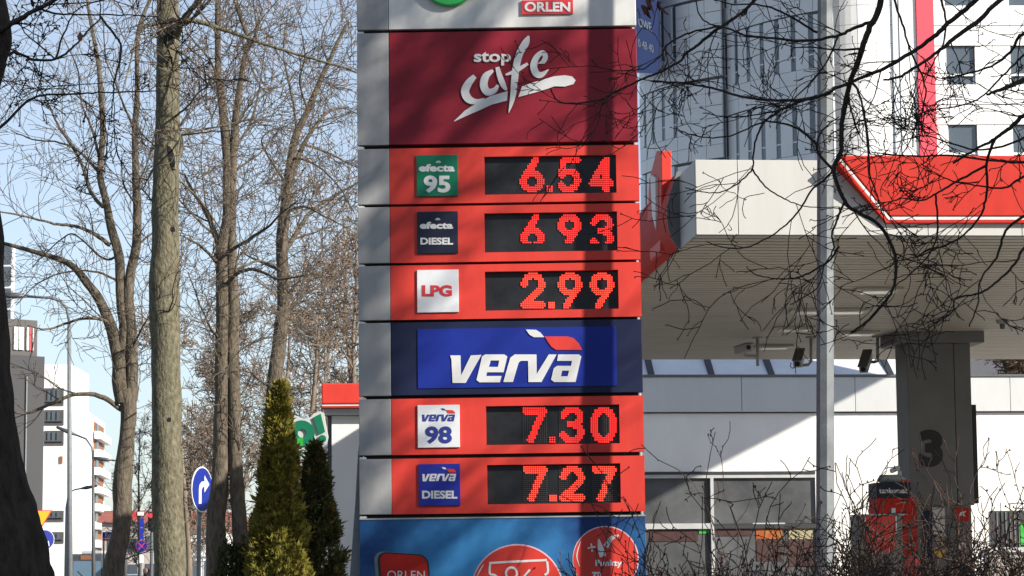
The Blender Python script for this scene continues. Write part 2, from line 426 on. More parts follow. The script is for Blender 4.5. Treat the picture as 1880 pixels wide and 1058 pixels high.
p = price_panel(270, 372, (889, 288, 1132, 354), [('6', (955, 289, 998, 350)), ('.', (1005, 341, 1013, 350)), ('5', (1023, 289, 1066, 350)), ('4', (1082, 289, 1125, 350))],
                'red price panel showing 6.54 beside a green 95 badge')
badge(p, (765, 285, 841, 361), K['badge_green'])
word(p, 'efecta', (769, 302, 835, 316), K['letter'], .045); word(p, '95', (778, 323, 827, 355), K['letter'], .035); wifi(p, 805, 301, K['letter'])
p = price_panel(377, 480, (889, 392, 1134, 460), [('6', (957, 394, 998, 455)), ('9', (1025, 394, 1066, 455)), ('3', (1085, 394, 1126, 455))],
                'red price panel showing 6 93 with clipped digits beside a black diesel badge', cut=447)
badge(p, (766, 389, 841, 466), K['badge_navy'])
word(p, 'efecta', (771, 408, 832, 421), K['letter'], .045); word(p, 'DIESEL', (772, 437, 832, 450), K['letter'], .04); wifi(p, 804, 406, K['letter'])
p = price_panel(485, 585, (890, 499, 1136, 567), [('2', (957, 501, 1000, 564)), ('.', (1008, 555, 1017, 564)), ('9', (1025, 501, 1068, 564)), ('9', (1084, 501, 1127, 564))],
                'red price panel showing 2.99 beside a white gas badge', bright=(K['led_core'], False))
badge(p, (766, 496, 842, 574), K['badge_white'])
word(p, 'LPG', (775, 524, 830, 545), K['ink_red'], .045)
# --- verva panel
zz = lambda pts: [(870 + x * .2457, 480 + y * .2457) for x, y in pts]
VERVA = [[[(826.5, 653), (845.5, 653), (846.5, 690), (864.5, 653), (884, 652), (855, 703.5), (831, 703.5), (829, 661)]],
         [zz([(62, 712), (85, 697), (228, 697), (250, 712), (222, 830), (98, 830), (93, 858), (207, 858), (195, 905), (42, 905), (20, 888)]),
          zz([(126, 742), (190, 742), (180, 790), (113, 790)])],
         [zz([(220, 903), (272, 722), (305, 697), (468, 697), (470, 842), (560, 697), (618, 697), (505, 903), (408, 903), (405, 745), (352, 745), (335, 757), (292, 903)])],
         [zz([(630, 697), (785, 697), (803, 712), (760, 903), (600, 903), (577, 885), (597, 800), (622, 782), (725, 782), (733, 745), (622, 745)]),
          zz([(660, 818), (712, 818), (700, 860), (650, 860)])]]
FLAGW = zz([(388, 511), (465, 513), (498, 534), (526, 568), (448, 568), (416, 550)])
FLAGR = zz([(528, 562), (700, 562), (745, 575), (785, 615), (809, 663), (615, 663), (580, 640), (555, 605)])
vp = panel('brand_panel', 590, 724, K['navy'], label='navy panel with bright blue field and white italic lettering')
part('blue_field', MB().pxbox(FP, 767, 602, 1132, 711, .001, .007), K['blue'], vp)
for g in VERVA: part('brand_letter', glyph(MB(), FP, g, .008, .013), K['letter'], vp)
part('brand_leaf', glyph(MB(), FP, [FLAGW], .008, .013), K['letter'], vp); part('brand_leaf', glyph(MB(), FP, [FLAGR], .008, .013), K['sign_red'], vp)
def small_verva(p, rect, mat, mat_leaf):
    x0, y0, x1, y1 = 826.5, 605, 1068, 703.5; L, T, Rr, B = rect
    f = lambda lp: [(L + (x - x0) / (x1 - x0) * (Rr - L), T + (y - y0) / (y1 - y0) * (B - T)) for x, y in lp]
    for g in VERVA: part('badge_lettering', glyph(MB(), FP, [f(l) for l in g], .015, .017), mat, p)
    part('badge_leaf', glyph(MB(), FP, [f(FLAGW)], .015, .017), mat, p); part('badge_leaf', glyph(MB(), FP, [f(FLAGR)], .015, .017), mat_leaf, p)
p = price_panel(730, 833, (892, 746, 1138, 814), [('7', (961, 749, 1003, 811)), ('.', (1010, 803, 1018, 811)), ('3', (1028, 749, 1072, 811)), ('0', (1086, 749, 1131, 811))],
                'red price panel showing 7.30 beside a white 98 badge', bright=(K['led'], True))
badge(p, (767, 744, 844, 822), K['badge_white'])
small_verva(p, (775, 750, 836, 774), K['ink_blue'], K['sign_red']); word(p, '98', (781, 783, 830, 815), K['ink_blue'], .035)
p = price_panel(840, 942, (894, 854, 1140, 923), [('7', (962, 857, 1004, 919)), ('.', (1010, 910, 1021, 919)), ('2', (1028, 857, 1073, 919)), ('7', (1089, 857, 1131, 919))],
                'red price panel showing 7.27 beside a blue diesel badge', bright=(K['led_core'], True))
badge(p, (769, 852, 845, 929), K['badge_blue'])
small_verva(p, (775, 858, 838, 884), K['letter'], K['sign_red']); word(p, 'DIESEL', (775, 901, 840, 916), K['letter'], .04)
# --- poster panel (flat print)
def poster_mat():
    mt = M('poster_print', (.006, .03, .13), .55, .3, 1.8, col2=(.05, .27, .58), spec=.25); t = mt.node_tree
    g = t.nodes.new('ShaderNodeNewGeometry'); sx = t.nodes.new('ShaderNodeSeparateXYZ'); t.links.new(g.outputs['Position'], sx.inputs[0])
    b = t.nodes['Principled BSDF']; cr = [n for n in t.nodes if n.type == 'VALTORGB'][0]; nz = [n for n in t.nodes if n.type == 'TEX_NOISE'][0]
    q = t.nodes.new('ShaderNodeVectorMath'); q.operation = 'DISTANCE'; c = FP.pt(*FP.px(890, 1075)); q.inputs[1].default_value = c
    t.links.new(g.outputs['Position'], q.inputs[0])
    mr = t.nodes.new('ShaderNodeMapRange'); mr.inputs[1].default_value = .1; mr.inputs[2].default_value = .85; mr.inputs[3].default_value = .5; mr.inputs[4].default_value = -.18
    t.links.new(q.outputs['Value'], mr.inputs[0])
    a = t.nodes.new('ShaderNodeMath'); a.operation = 'ADD'; t.links.new(nz.outputs[0], a.inputs[0]); t.links.new(mr.outputs[0], a.inputs[1])
    t.links.new(a.outputs[0], cr.inputs[0]); cr.color_ramp.elements[0].position = .25; cr.color_ramp.elements[1].position = 1.0
    return mt
K['poster'] = poster_mat()
po = panel('poster_panel', 949, 1420, K['poster'], label='blue advertising poster with red discs and a phone', strip=False)
part('poster_frame', MB().box(FP, UL, UR, vy(949) - .010, vy(949) + .001, -.01, .006), K['cladding'], po)
def pdisc(x, y, r, mat, d, name='printed_disc'):
    c = FP.px(x, y); return part(name, MB().disc(FP, c[0], c[1], r / 250., d, d + .0015, 48), mat, po)
K['halo'] = M('print_halo', (.62, .45, .52), .5)
pdisc(950, 1085, 85, K['halo'], .001); pdisc(950, 1085, 82.5, K['sign_red'], .003)
pdisc(1112, 1027, 60.5, K['halo'], .001); pdisc(1112, 1027, 58.5, K['sign_red'], .003)
K['print_white'] = M('print_white', (.62, .60, .60), .5)
pr = lambda st, d=.005: part('printed_line', glyph(MB(), FP, [brush(st)], d, d + .0015), K['print_white'], po)
pr([(916, 1062, 4), (908, 1056, 4), (900, 1054, 4), (899, 1046, 4), (900, 1036, 4)]); pr([(898, 1034, 4), (950, 1031, 4), (1004, 1028.5, 4)]); pr([(1004.5, 1031, 4), (1006, 1050, 4), (1000, 1056, 4)])
part('printed_ring', glyph(MB(), FP, [[(939 + 12 * math.cos(a / 12 * math.pi), 1053 + 13 * math.sin(a / 12 * math.pi)) for a in range(24)], [(939 + 8 * math.cos(a / 12 * math.pi), 1053 + 9 * math.sin(a / 12 * math.pi)) for a in range(24)]], .005, .0065), K['print_white'], po)
pr([(973, 1046, 4), (955, 1068, 4)])
pr([(876, 1058, 1), (881, 1048, 2.2), (888, 1036, 1)]); pr([(1064, 1040, 1), (1059, 1020, 2), (1066, 994, 1)])
pr([(1079, 1007, 3), (1093, 1004, 3)]); pr([(1085.4, 998, 3), (1087.4, 1013, 3)], .0067)
pr([(1099, 990, 3), (1103, 1008, 11), (1107, 1022, 12)]); pr([(1112, 1004, 10), (1122, 989, 8), (1136, 983, 3)])
part('printed_lettering', text_fit(MB(), 'Punkty', FP, (1093, 1028, 1142, 1043), .005, .0065, .035), K['print_white'], po)
part('printed_lettering', text_fit(MB(), 'za', FP, (1086, 1050, 1106, 1062), .005, .0065, .035), K['print_white'], po)
def rrect(x0, y0, x1, y1, r, sk=0):
    out = []
    for cx, cy, a0 in ((x1 - r, y0 + r, 0), (x0 + r, y0 + r, 90), (x0 + r, y1 - r, 180), (x1 - r, y1 - r, 270)):
        for k in range(7):
            a = R(a0 + 15 * k); X = cx + r * math.cos(a); Y = cy - r * math.sin(a); out.append((X + sk * (Y - y0), Y + .06 * (X - x0)))
    return out
part('printed_phone', glyph(MB(), FP, [rrect(686, 1012, 782, 1190, 17, .08)], .001, .003), K['steel'], po)
part('printed_phone_bezel', glyph(MB(), FP, [rrect(692, 1013, 786, 1190, 17, .08)], .0035, .0045), K['black'], po)
part('printed_phone_screen', glyph(MB(), FP, [rrect(697, 1016, 783, 1186, 14, .08)], .005, .006), K['kiosk_red'], po)
part('printed_lettering', text_fit(MB(), 'ORLEN', FP, (711, 1048, 780, 1064), .0065, .008, .0), K['print_white'], po)

# ================================================================== LAMP POST beside the pylon
def post_pts(pa, pb, Y): return at(*pa, Y), at(*pb, Y)
lt, lb = at(1515, 0, 17.0), at(1515, 1045, 17.0)
dv = (lt - lb).normalized(); foot = lb + dv * ((0 - lb.z) / dv.z); tip = lb + dv * ((8.3 - lb.z) / dv.z)
lamp = thing('street_lamp', 'grey octagonal lamp post standing just right of the price pylon', 'street lamp', foot)
pts = [foot + (tip - foot) * t for t in (0, .12, .3, .6, 1)]
part('post', MB().tube(pts, [.072, .0665, .063, .056, .047], 8, R(4)), K['steel'], lamp)
part('base_plate', MB().tube([foot, foot + V3((0, 0, .03))], .16, 8), K['steel'], lamp)
part('service_door', MB().wbox(foot.x - .03, foot.x + .03, foot.y - .073, foot.y - .060, .5, .9), K['steel_d'], lamp)
part('arm', MB().tube([tip - V3((0, 0, .1)), tip + V3((-.2, .1, .25)), tip + V3((-1.2, .3, .45))], .03, 8), K['steel'], lamp)
part('lamp_head', MB().tube([tip + V3((-1.1, .3, .43)), tip + V3((-1.3, .33, .46)), tip + V3((-1.8, .42, .5))], [.05, .11, .06], 10), K['steel'], lamp)

# ================================================================== FUEL STATION CANOPY
cdir = V3((-371 / 4500, 1, 0)).normalized(); cx_ = V3((cdir.y, -cdir.x, 0))
corner = at(1278, 430, 24.0)
FC = Fr(corner, cx_, V3((0, 0, 1)))                                 # front fascia plane, u right, v up
CW, CD, CH = 15.0, 14.6, FC.px(1400, 294)[1]
cz = corner.z
can = thing('station_canopy', 'flat white fuel station canopy with red sign band over the forecourt', 'canopy', V3((corner.x + 5, corner.y + 7, cz)))
part('roof_slab', MB().box(FC, .02, CW, .037, CH - .02, -CD, -.03), K['canopy_grey'], can)
xs = [0, FC.px(1355, 400)[0]]
while xs[-1] < CW: xs.append(xs[-1] + .955)
for a, b in zip(xs, xs[1:]):
    part('fascia_panel', MB().box(FC, a + .003, b - .003, -.005, CH, -.03, .002), K['canopy'], can, .004)
FCL = Fr(corner, -cdir, V3((0, 0, 1)))                              # left side of the canopy, u towards the viewer
FCL.n = -cx_
for k in range(12):
    part('fascia_panel', MB().box(FCL, -(k + 1) * 1.21, -k * 1.21 - .006, -.005, CH, -.018, .002), K['canopy_grey'], can, .004)  # darker grey than the front puts the side's shade into the colour
n = 63; mb = MB()
for k in range(n):                                                  # soffit planks with open joints
    d = .12 + k * (CD - .12) / n
    mb.box(FC, .03, CW, .0, .03, -d - (CD - .12) / n + .055, -d)
tag(part('soffit_planks', mb, K['soffit'], can), kind='stuff')
part('joint_shade_sheet', MB().box(FC, .03, CW, .0305, .036, -CD, -.1), K['frame_d'], can)  # dark sheet added above the planks to deepen the shade in the joints
part('soffit_trim', MB().box(FC, .0, CW, -.012, .03, -.12, -.035), K['canopy_grey'], can)
# red sign on the front
lp = [(1535, 292), (1630, 398), (3600, 398), (3600, 292)]
part('front_sign', MB().wedge(FC, [FC.px(*p) for p in lp], .004, lambda v: .05 + .26 * max(0, v - .17)), K['sign_red'], can, .01)
def band(pts, mat, d0, d1, name): part(name, MB().wedge(FC, [FC.px(*p) for p in pts], d0, lambda v: d1 + .26 * max(0, v - .17)), mat, can)
band([(1532, 299), (1628, 405), (3600, 405), (3600, 399.5), (1630.5, 399.5), (1536, 297)], K['sign_white'], .004, .045, 'sign_light_strip')
band([(1529, 304), (1625, 410.5), (3600, 410.5), (3600, 406), (1627, 406), (1531, 300)], K['kiosk_red'], .004, .06, 'sign_edge_trim')
# curved red sign on the left side, seen almost edge-on
def cprof(v): return .02 + .11 * math.sin(math.pi * min(1, max(0, v / .8)) ** .8)
prof = [(cprof(k / 12 * .80), k / 12 * .80 - .01) for k in range(13)]
mb = MB(); s0, s1 = -1.05, -6.4
vs = [FCL.pt(s0, v, d) for d, v in prof] + [FCL.pt(s0, prof[-1][1], .004), FCL.pt(s0, prof[0][1], .004)]
vs += [FCL.pt(s1, v, d) for d, v in prof] + [FCL.pt(s1, prof[-1][1], .004), FCL.pt(s1, prof[0][1], .004)]
nn = len(prof) + 2
mb.add(vs, [tuple(range(nn)), tuple(range(2 * nn - 1, nn - 1, -1))] + [(i, i + nn, (i + 1) % nn + nn, (i + 1) % nn) for i in range(nn)])
part('side_sign', mb, K['kiosk_red'], can)
vs2 = [FCL.pt(s0 + .004, v, d + .008) for d, v in prof] + [FCL.pt(s0 + .004, prof[-1][1] + .01, -.012), FCL.pt(s0 + .004, prof[0][1], -.012)]
vs2 += [p + FCL.ex * .03 for p in vs2]
mb = MB().add(vs2, [tuple(range(nn)), tuple(range(2 * nn - 1, nn - 1, -1))] + [(i, i + nn, (i + 1) % nn + nn, (i + 1) % nn) for i in range(nn)])
part('side_sign_cap', mb, K['column'], can)
for k in range(2, 4):                                               # white letters on the curved sign
    a = s0 - 1.0 - k * 1.05
    for (q0, q1, v0, v1) in ((0, .14, .16, .62), (.5, .64, .16, .62)):
        part('side_letter', MB().box(FCL, a - q1, a - q0, v0, v1, .10, .15), K['letter'], can)
    mb = MB(); mb.prism(FCL, [(a - .15, .62), (a - .29, .62), (a - .49, .16), (a - .35, .16)], .10, .148); part('side_letter', mb, K['letter'], can)
em = [(-1.75, .05), (-1.6, .6), (-1.55, 1.1), (-1.9, 1.16), (-2.5, .95), (-2.7, .5), (-2.5, .05)]
part('emblem_plate', MB().prism(FCL, em, .0, .11), K['sign_red'], can, .01)
part('emblem_mark', MB().prism(FCL, [(-1.85, .3), (-1.8, .85), (-2.2, .95), (-2.1, .5)], .111, .14), K['letter'], can)
# lamps, cameras, detector under the canopy
def soff(px, py): # pixel -> point on the soffit plane
    r = ray(px, py); t = (cz - CAMZ) / r.z; return EYE + r * t
for i, (px, py) in enumerate([(1612, 531), (1555, 569), (1490, 569), (1457, 602), (1420, 635), (1575, 610)]):
    q = soff(px, py)
    L = thing('ceiling_light', ['long flat ceiling light under canopy nearest to the red sign band', 'flat ceiling light under canopy just right of the lamp post', 'flat ceiling light under canopy just left of the lamp post', 'flat ceiling light under canopy above the three-camera row, left of the lamp post', 'flat ceiling light behind the leftmost security camera', 'flat ceiling light between lamp post and column under the canopy'][i], 'light', q, 'flat lights in the canopy ceiling')
    part('housing', MB().wbox(q.x - .28, q.x + .28, q.y - .22, q.y + .22, cz - .03, cz - .002), K['soffit'], L, .004)
    part('diffuser', MB().wbox(q.x - .2, q.x + .2, q.y - .15, q.y + .15, cz - .045, cz - .031), K['lamp_lens'], L, .004)
q = soff(1840, 588); dm = thing('detector', 'small round detector on the canopy ceiling right of the column', 'detector', q)
part('base', MB().tube([q + V3((0, 0, -.002)), q + V3((0, 0, -.05))], [.09, .07], 14), K['canopy_grey'], dm)
part('sensor', MB().tube([q + V3((0, 0, -.05)), q + V3((0, 0, -.12))], [.04, .03], 12), K['steel_d'], dm)
def camera_on_stalk(px, y_top, y_low, hook, body, Y, label, arm=None):
    a = at(px, y_top, Y); a.z = cz - .001; lo = at(px, y_low, Y)
    t = thing('security_camera', label, 'camera', a, 'security cameras under the canopy')
    part('ceiling_plate', MB().tube([a, a + V3((0, 0, -.02))], .08, 12), K['canopy_grey'], t)
    part('stalk', MB().tube([a + V3((0, 0, -.02))] + [at(x, y, Y) for x, y in hook], .022, 8), K['canopy_grey'], t, smooth=True)
    if arm: part('arm', MB().tube([at(x, y, Y) for x, y in arm], .018, 8), K['canopy_grey'], t, smooth=True)
    (x0, y0), (x1, y1), hw = body
    p0, p1 = at(x0, y0, Y - .25), at(x1, y1, Y + .1); ax = (p1 - p0).normalized(); sd = ax.cross(V3((0, 0, 1))).normalized(); uu = sd.cross(ax)
    h = hw * Y / 4500
    def bx(t0, t1, s): return [p0 + (p1 - p0) * t + sd * h * a * s + uu * h * b * s for t in (t0, t1) for a, b in ((-1, -1), (1, -1), (1, 1), (-1, 1))]
    part('housing', MB().hexa(bx(0, 1, 1)), K['canopy_grey'], t, .01)
    part('sun_shield', MB().hexa([q + uu * h * 1.1 for q in [p0 + (p1 - p0) * tt + sd * h * a * 1.15 + uu * h * b for tt in (-.12, 1.02) for a, b in ((-1, -.1), (1, -.1), (1, .05), (-1, .05))]]), K['column'], t, .004)
    part('lens', MB().tube([p0 - ax * .012, p0 + ax * .01], h * .6, 12), K['black'], t)
    return t
Yc = 35.0
camera_on_stalk(1391, 625, 672, [(1391, 655), (1391, 672)], ((1374, 638), (1354, 645), 7), Yc, 'security camera on straight stalk pointing left, leftmost under the canopy', [(1391, 654), (1368, 653), (1364, 645)])
camera_on_stalk(1489, 625, 672, [(1489, 664), (1484, 670), (1470, 671)], ((1464, 668), (1470, 648), 8), Yc, 'downward security camera on hooked stalk next to the lamp post')
camera_on_stalk(1611, 620, 665, [(1611, 655), (1612, 663), (1605, 665), (1592, 664)], ((1585, 678), (1594, 650), 8), Yc, 'downward security camera nearest to the numbered column')
# column with number
Yk = 34.4; FK = Fr(at(1728, 800, Yk), cx_, V3((0, 0, 1)))
k0, k1 = FK.px(1669, 800)[0], FK.px(1786, 800)[0]
kb = FK.pt((k0 + k1) / 2, 0, -.4); kb.z = 0
colm = thing('canopy_column', 'wide dark grey column with a large black number 3 holding the canopy', 'column', kb)
zb = -FK.O.z
v930 = FK.px(1728, 928)[1]
kq = FK.px(1755, 800)[0]
part('shaft', MB().box(FK, k0, kq - .004, v930, cz - FK.O.z - .16, -.7, 0), K['column'], colm, .01)
part('shaft', MB().box(FK, kq + .004, k1, v930, cz - FK.O.z - .16, -.7, -.01), K['column'], colm, .01)
part('capital', MB().pxbox(FK, 1643, 616, 1803, 636, -.9, .12).hexa and MB().box(FK, FK.px(1643, 620)[0], FK.px(1803, 620)[0], cz - FK.O.z - .16, cz - FK.O.z - .001, -.9, .12), K['column'], colm, .008)
part('lower_shaft', MB().box(FK, k0 + .04, k1 - .04, zb, v930 - .002, -.66, -.05), K['column'], colm)
part('number', text_fit(MB(), '3', FK, (1688, 789, 1731, 858), .002, .008, .06), K['black'], colm)
part('side_sign', MB().pxbox(FK, 1787, 742, 1799, 924, -.55, -.12), K['black'], colm, .006)
part('notice', MB().pxbox(FK, 1755, 932, 1780, 957, -.048, -.03), K['kiosk_red'], colm)
part('notice_mark', glyph(MB(), FK, [[(1760, 950), (1764, 941), (1775, 938), (1770, 944), (1774, 949), (1766, 946)]], -.029, -.026), K['letter'], colm)
c = FK.px(1768, 1003); part('round_notice', MB().disc(FK, c[0], c[1], .055, -.048, -.036), K['letter'], colm)
part('round_notice_bar', MB().prism(FK, [(c[0] - .045, c[1] + .03), (c[0] - .03, c[1] + .045), (c[0] + .045, c[1] - .03), (c[0] + .03, c[1] - .045)], -.035, -.032), K['ink_red'], colm)
part('warning_triangle', glyph(MB(), FK, [[(1714, 1011), (1738, 1009), (1727, 1028)]], -.048, -.036), K['yellow'], colm)
part('hose_panel', MB().pxbox(FK, 1697, 935, 1712, 1050, -.048, -.02), K['navy'], colm)
part('pale_panel', MB().pxbox(FK, 1713, 932, 1736, 985, -.048, -.03), K['parapet'], colm)

# ================================================================== STATION BUILDING
FW = Fr(at(1300, 757, 45.5), cx_, V3((0, 0, 1)))
g0 = -FW.O.z
W = lambda x, y: FW.px(x, y)
sb = FW.pt(2, 0, -3); sb.z = 0
st = thing('station_building', 'low white station shop building behind the canopy column', 'building', sb)
uL, uR = W(900, 700)[0], 16
wl, wr = W(1150, 900)[0], W(1497, 900)[0]; wt = W(1300, 866)[1]
part('wall', MB().box(FW, wr, uR, g0, -.02, -6, 0), K['wall'], st)
part('wall', MB().box(FW, uL, wr - .002, wt, -.022, -6, 0), K['wall'], st)
part('wall', MB().box(FW, uL, wl, g0, wt - .002, -6, 0), K['wall'], st)
pt_ = W(1400, 693)[1]
seams = [uL, W(1180, 720)[0] - .6, W(1360, 720)[0], W(1568, 720)[0], W(1790, 720)[0] - .6, W(1852, 720)[0], W(2050, 720)[0], uR]
for a, b in zip(seams, seams[1:]): part('parapet_panel', MB().box(FW, a + .004, b - .004, 0, pt_, -.3, .09), K['parapet'], st, .006)
part('parapet_cap', MB().box(FW, uL, uR, pt_ + .002, pt_ + .045, -.35, .12), K['steel_d'], st)
part('drip_joint', MB().box(FW, uL, uR, -.018, -.002, -.1, .04), K['frame_d'], st)
part('roof', MB().box(FW, uL, uR, -.1, .1, -6.0, -.31), K['steel_d'], st)
# shop window
wb = W(1300, 1120)[1]; wm = W(1307, 900)[0]
part('interior_floor', MB().box(FW, wl, wr, g0 + .02, g0 + .06, -5.5, -.1), K['stone'], st)
part('window_head', MB().box(FW, wl, wr, wt - .05, wt - .002, -.1, .03), K['frame_d'], st)
part('window_frame', MB().box(FW, wl, wr, wt - .12, wt - .052, -.1, .01), K['frame_w'], st)
for a, b in ((wl, wm - .03), (wm + .03, wr)):
    part('window_pane', MB().box(FW, a, b, W(1300, 962)[1], wt - .121, -.08, -.06), K['win'], st)
    part('window_pane', MB().box(FW, a, b, wb, W(1300, 972)[1], -.08, -.06), K['win'], st)
part('window_mullion', MB().box(FW, wm - .029, wm + .029, wb, wt - .121, -.1, .02), K['frame_w'], st)
part('window_transom', MB().box(FW, wl, wm - .03, W(1300, 971)[1], W(1300, 961)[1], -.09, .012), K['frame_w'], st)
part('window_transom', MB().box(FW, wm + .03, wr, W(1300, 971)[1], W(1300, 963)[1], -.09, .002), K['frame_d'], st)
part('wall_below_window', MB().box(FW, wl, wr, g0, wb - .002, -.3, -.02), K['wall'], st)
def ptag(o, label): o['label'] = label
for nm, r, mt in (('window_poster', (1194, 966, 1282, 994), 'poster_red'), ('window_poster', (1284, 968, 1303, 980), 'green_stock'), ('window_poster', (1312, 968, 1379, 984), 'poster_red'),
                  ('window_poster', (1389, 968, 1437, 990), 'poster_bright'), ('window_poster', (1449, 962, 1494, 990), 'poster_pale'), ('window_poster', (1390, 992, 1436, 1030), 'poster_red'), ('window_poster', (1449, 992, 1494, 1040), 'poster_red')):
    part(nm, MB().pxbox(FW, *r, -.058, -.045), K[mt], st)
part('poster_frame', MB().pxbox(FW, 1383, 960, 1442, 966, -.058, -.03), K['frame_w'], st)
part('wall_opening', MB().pxbox(FW, 1819, 938, 1893, 1004, .002, .03), K['frame_d'], st)
for x in (1830, 1838, 1846, 1854, 1862, 1870): part('bar', MB().pxbox(FW, x - .8, 940, x + .8, 1003, .034, .05), K['steel'], st)
part('stock_box', MB().pxbox(FW, 1872, 960, 1892, 1000, .032, .06), K['green_stock'], st)
part('sill', MB().pxbox(FW, 1812, 1005, 1900, 1014, .002, .12), K['frame_w'], st)
part('stone_panel', MB().pxbox(FW, 1812, 1016, 1900, 1070, .002, .05), K['stone'], st)
# roof lights above the parapet
ua, ub = W(1130, 690)[0], W(1690, 690)[0]; step = W(1315, 690)[0] - W(1203, 690)[0]; u = W(1203, 690)[0] - step
while u < ub:
    a, b = u + .06, u + step - .06
    o = [FW.pt(a, pt_ + .06, -.5), FW.pt(b, pt_ + .06, -.5), FW.pt(b, pt_ + .02, -.52), FW.pt(a, pt_ + .02, -.52),
         FW.pt(a + .12, pt_ + .85, -2.4), FW.pt(b + .12, pt_ + .85, -2.4), FW.pt(b + .12, pt_ + .81, -2.42), FW.pt(a + .12, pt_ + .81, -2.42)]
    part('roof_light_pane', MB().hexa(o), K['skylight'], st)
    q = [FW.pt(u - .055, pt_ + .05, -.42), FW.pt(u + .055, pt_ + .05, -.42), FW.pt(u + .055, pt_ - .05, -.6), FW.pt(u - .055, pt_ - .05, -.6),
         FW.pt(u + .065, pt_ + .93, -2.35), FW.pt(u + .175, pt_ + .93, -2.35), FW.pt(u + .175, pt_ + .8, -2.5), FW.pt(u + .065, pt_ + .8, -2.5)]
    part('roof_light_rib', MB().hexa(q), K['frame_d'], st)
    u += step
part('roof_light_back', MB().box(FW, ua, ub, .1, pt_ + .8, -2.75, -2.6), K['steel_d'], st)

# ================================================================== forecourt machines
FT = Fr(at(1650, 950, 33.0), cx_, V3((0, 0, 1))); b0 = -FT.O.z
kb = FT.pt(0, 0, -.2); kb.z = .008
tk = thing('payment_kiosk', 'black and red self service payment kiosk left of the numbered column', 'kiosk', kb)
T = lambda x, y: FT.px(x, y)
x0, x1, x2 = T(1610, 920)[0], T(1672, 920)[0], T(1692, 920)[0]
part('header', MB().box(FT, x0, x1, T(1640, 914)[1], T(1640, 886)[1], -.5, 0), K['badge_navy'], tk, .006)
side = MB().hexa([FT.pt(x1 + .002, T(1640, 914)[1], 0), FT.pt(x2, T(1640, 914)[1], -.35), FT.pt(x2, T(1640, 914)[1], -.5), FT.pt(x1 + .002, T(1640, 914)[1], -.5),
                  FT.pt(x1 + .002, T(1640, 886)[1], 0), FT.pt(x2, T(1640, 886)[1], -.35), FT.pt(x2, T(1640, 886)[1], -.5), FT.pt(x1 + .002, T(1640, 886)[1], -.5)])
part('header_side', side, K['badge_navy'], tk)
part('body', MB().box(FT, x0 + .005, x1, b0 + .01, T(1640, 914)[1] - .002, -.5, -.01), K['kiosk_red'], tk, .006)
part('body_side', MB().box(FT, x1 + .002, x2 - .02, b0 + .01, T(1640, 914)[1] - .002, -.5, -.2), K['kiosk_red'], tk)
part('lettering', text_fit(MB(), 'tankomat', FT, (1614, 896, 1666, 906), .002, .005, .02), K['letter'], tk)
part('slot', MB().pxbox(FT, 1637, 933, 1644, 944, -.008, .004), K['letter'], tk)
part('top_lamp', MB().tube([FT.pt(T(1621, 880)[0], T(1640, 886)[1] + .03, -.3), FT.pt(T(1626, 880)[0], T(1640, 886)[1] + .06, -.3), FT.pt(T(1660, 880)[0], T(1640, 886)[1] + .06, -.3), FT.pt(T(1672, 880)[0], T(1640, 886)[1] + .03, -.3)], [.02, .055, .06, .03], 10), K['canopy_grey'], tk, smooth=True)
part('tail_light', MB().pxbox(FT, 1656, 880, 1672, 885, -.06, -.03), K['ink_red'], tk)
part('cable_pipe', MB().tube([FT.pt(T(1658, 858)[0], T(1658, 858)[1], -.3), FT.pt(T(1676, 858)[0], T(1658, 858)[1], -1.2)], .035, 12), K['parapet'], tk)
part('pipe_bracket', MB().pxbox(FT, 1668, 862, 1672, 884, -.62, -.5), K['parapet'], tk)
FU = Fr(at(1620, 1000, 30.0), cx_, V3((0, 0, 1))); b0 = -FU.O.z
ub_ = FU.pt(0, 0, -.25); ub_.z = .008
pu = thing('fuel_pump', 'grey fuel pump with a bright red front panel behind the hedge', 'fuel pump', ub_)
part('cabinet', MB().pxbox(FU, 1578, 946, 1657, 1400, -.5, 0).v and MB().box(FU, FU.px(1578, 980)[0], FU.px(1657, 980)[0], b0 + .008, FU.px(1620, 947)[1], -.5, 0), K['column'], pu, .008)
part('front_panel', MB().pxbox(FU, 1589, 948, 1643, 1014, .002, .02), K['sign_red'], pu, .004)
part('panel_edge', MB().pxbox(FU, 1643.5, 948, 1645.5, 975, .002, .026), K['letter'], pu)
part('panel_edge', MB().pxbox(FU, 1586.5, 948, 1588.5, 975, .002, .026), K['letter'], pu)
part('top_cap', MB().pxbox(FU, 1577, 944, 1666, 946.6, -.52, .03), K['canopy_grey'], pu)
part('hose', MB().tube([FU.pt(.28, .2, -.1), FU.pt(.36, .25, -.1), FU.pt(.40, -.1, -.1), FU.pt(.37, -.6, -.1), FU.pt(.29, -.5, -.1)], .016, 8), K['black'], pu, smooth=True)
FO = Fr(at(1680, 1040, 29.0), cx_, V3((0, 0, 1)))
oo = FO.pt(0, 0, -.1); oo.z = .008
cn = thing('waste_bin', 'narrow bright red bin beside the fuel pump', 'bin', oo)
part('body', MB().box(FO, FO.px(1671, 1040)[0], FO.px(1690, 1040)[0], -FO.O.z + .03, FO.px(1680, 1024)[1], -.25, 0), K['sign_red'], cn, .01)
part('lid', MB().box(FO, FO.px(1670, 1040)[0], FO.px(1691, 1040)[0], FO.px(1680, 1024)[1] + .002, FO.px(1680, 1020)[1], -.26, .01), K['steel_d'], cn, .006)
part('foot', MB().box(FO, FO.px(1672, 1040)[0], FO.px(1689, 1040)[0], -FO.O.z + .008, -.0 - FO.O.z + .028, -.22, -.03), K['steel_d'], cn)

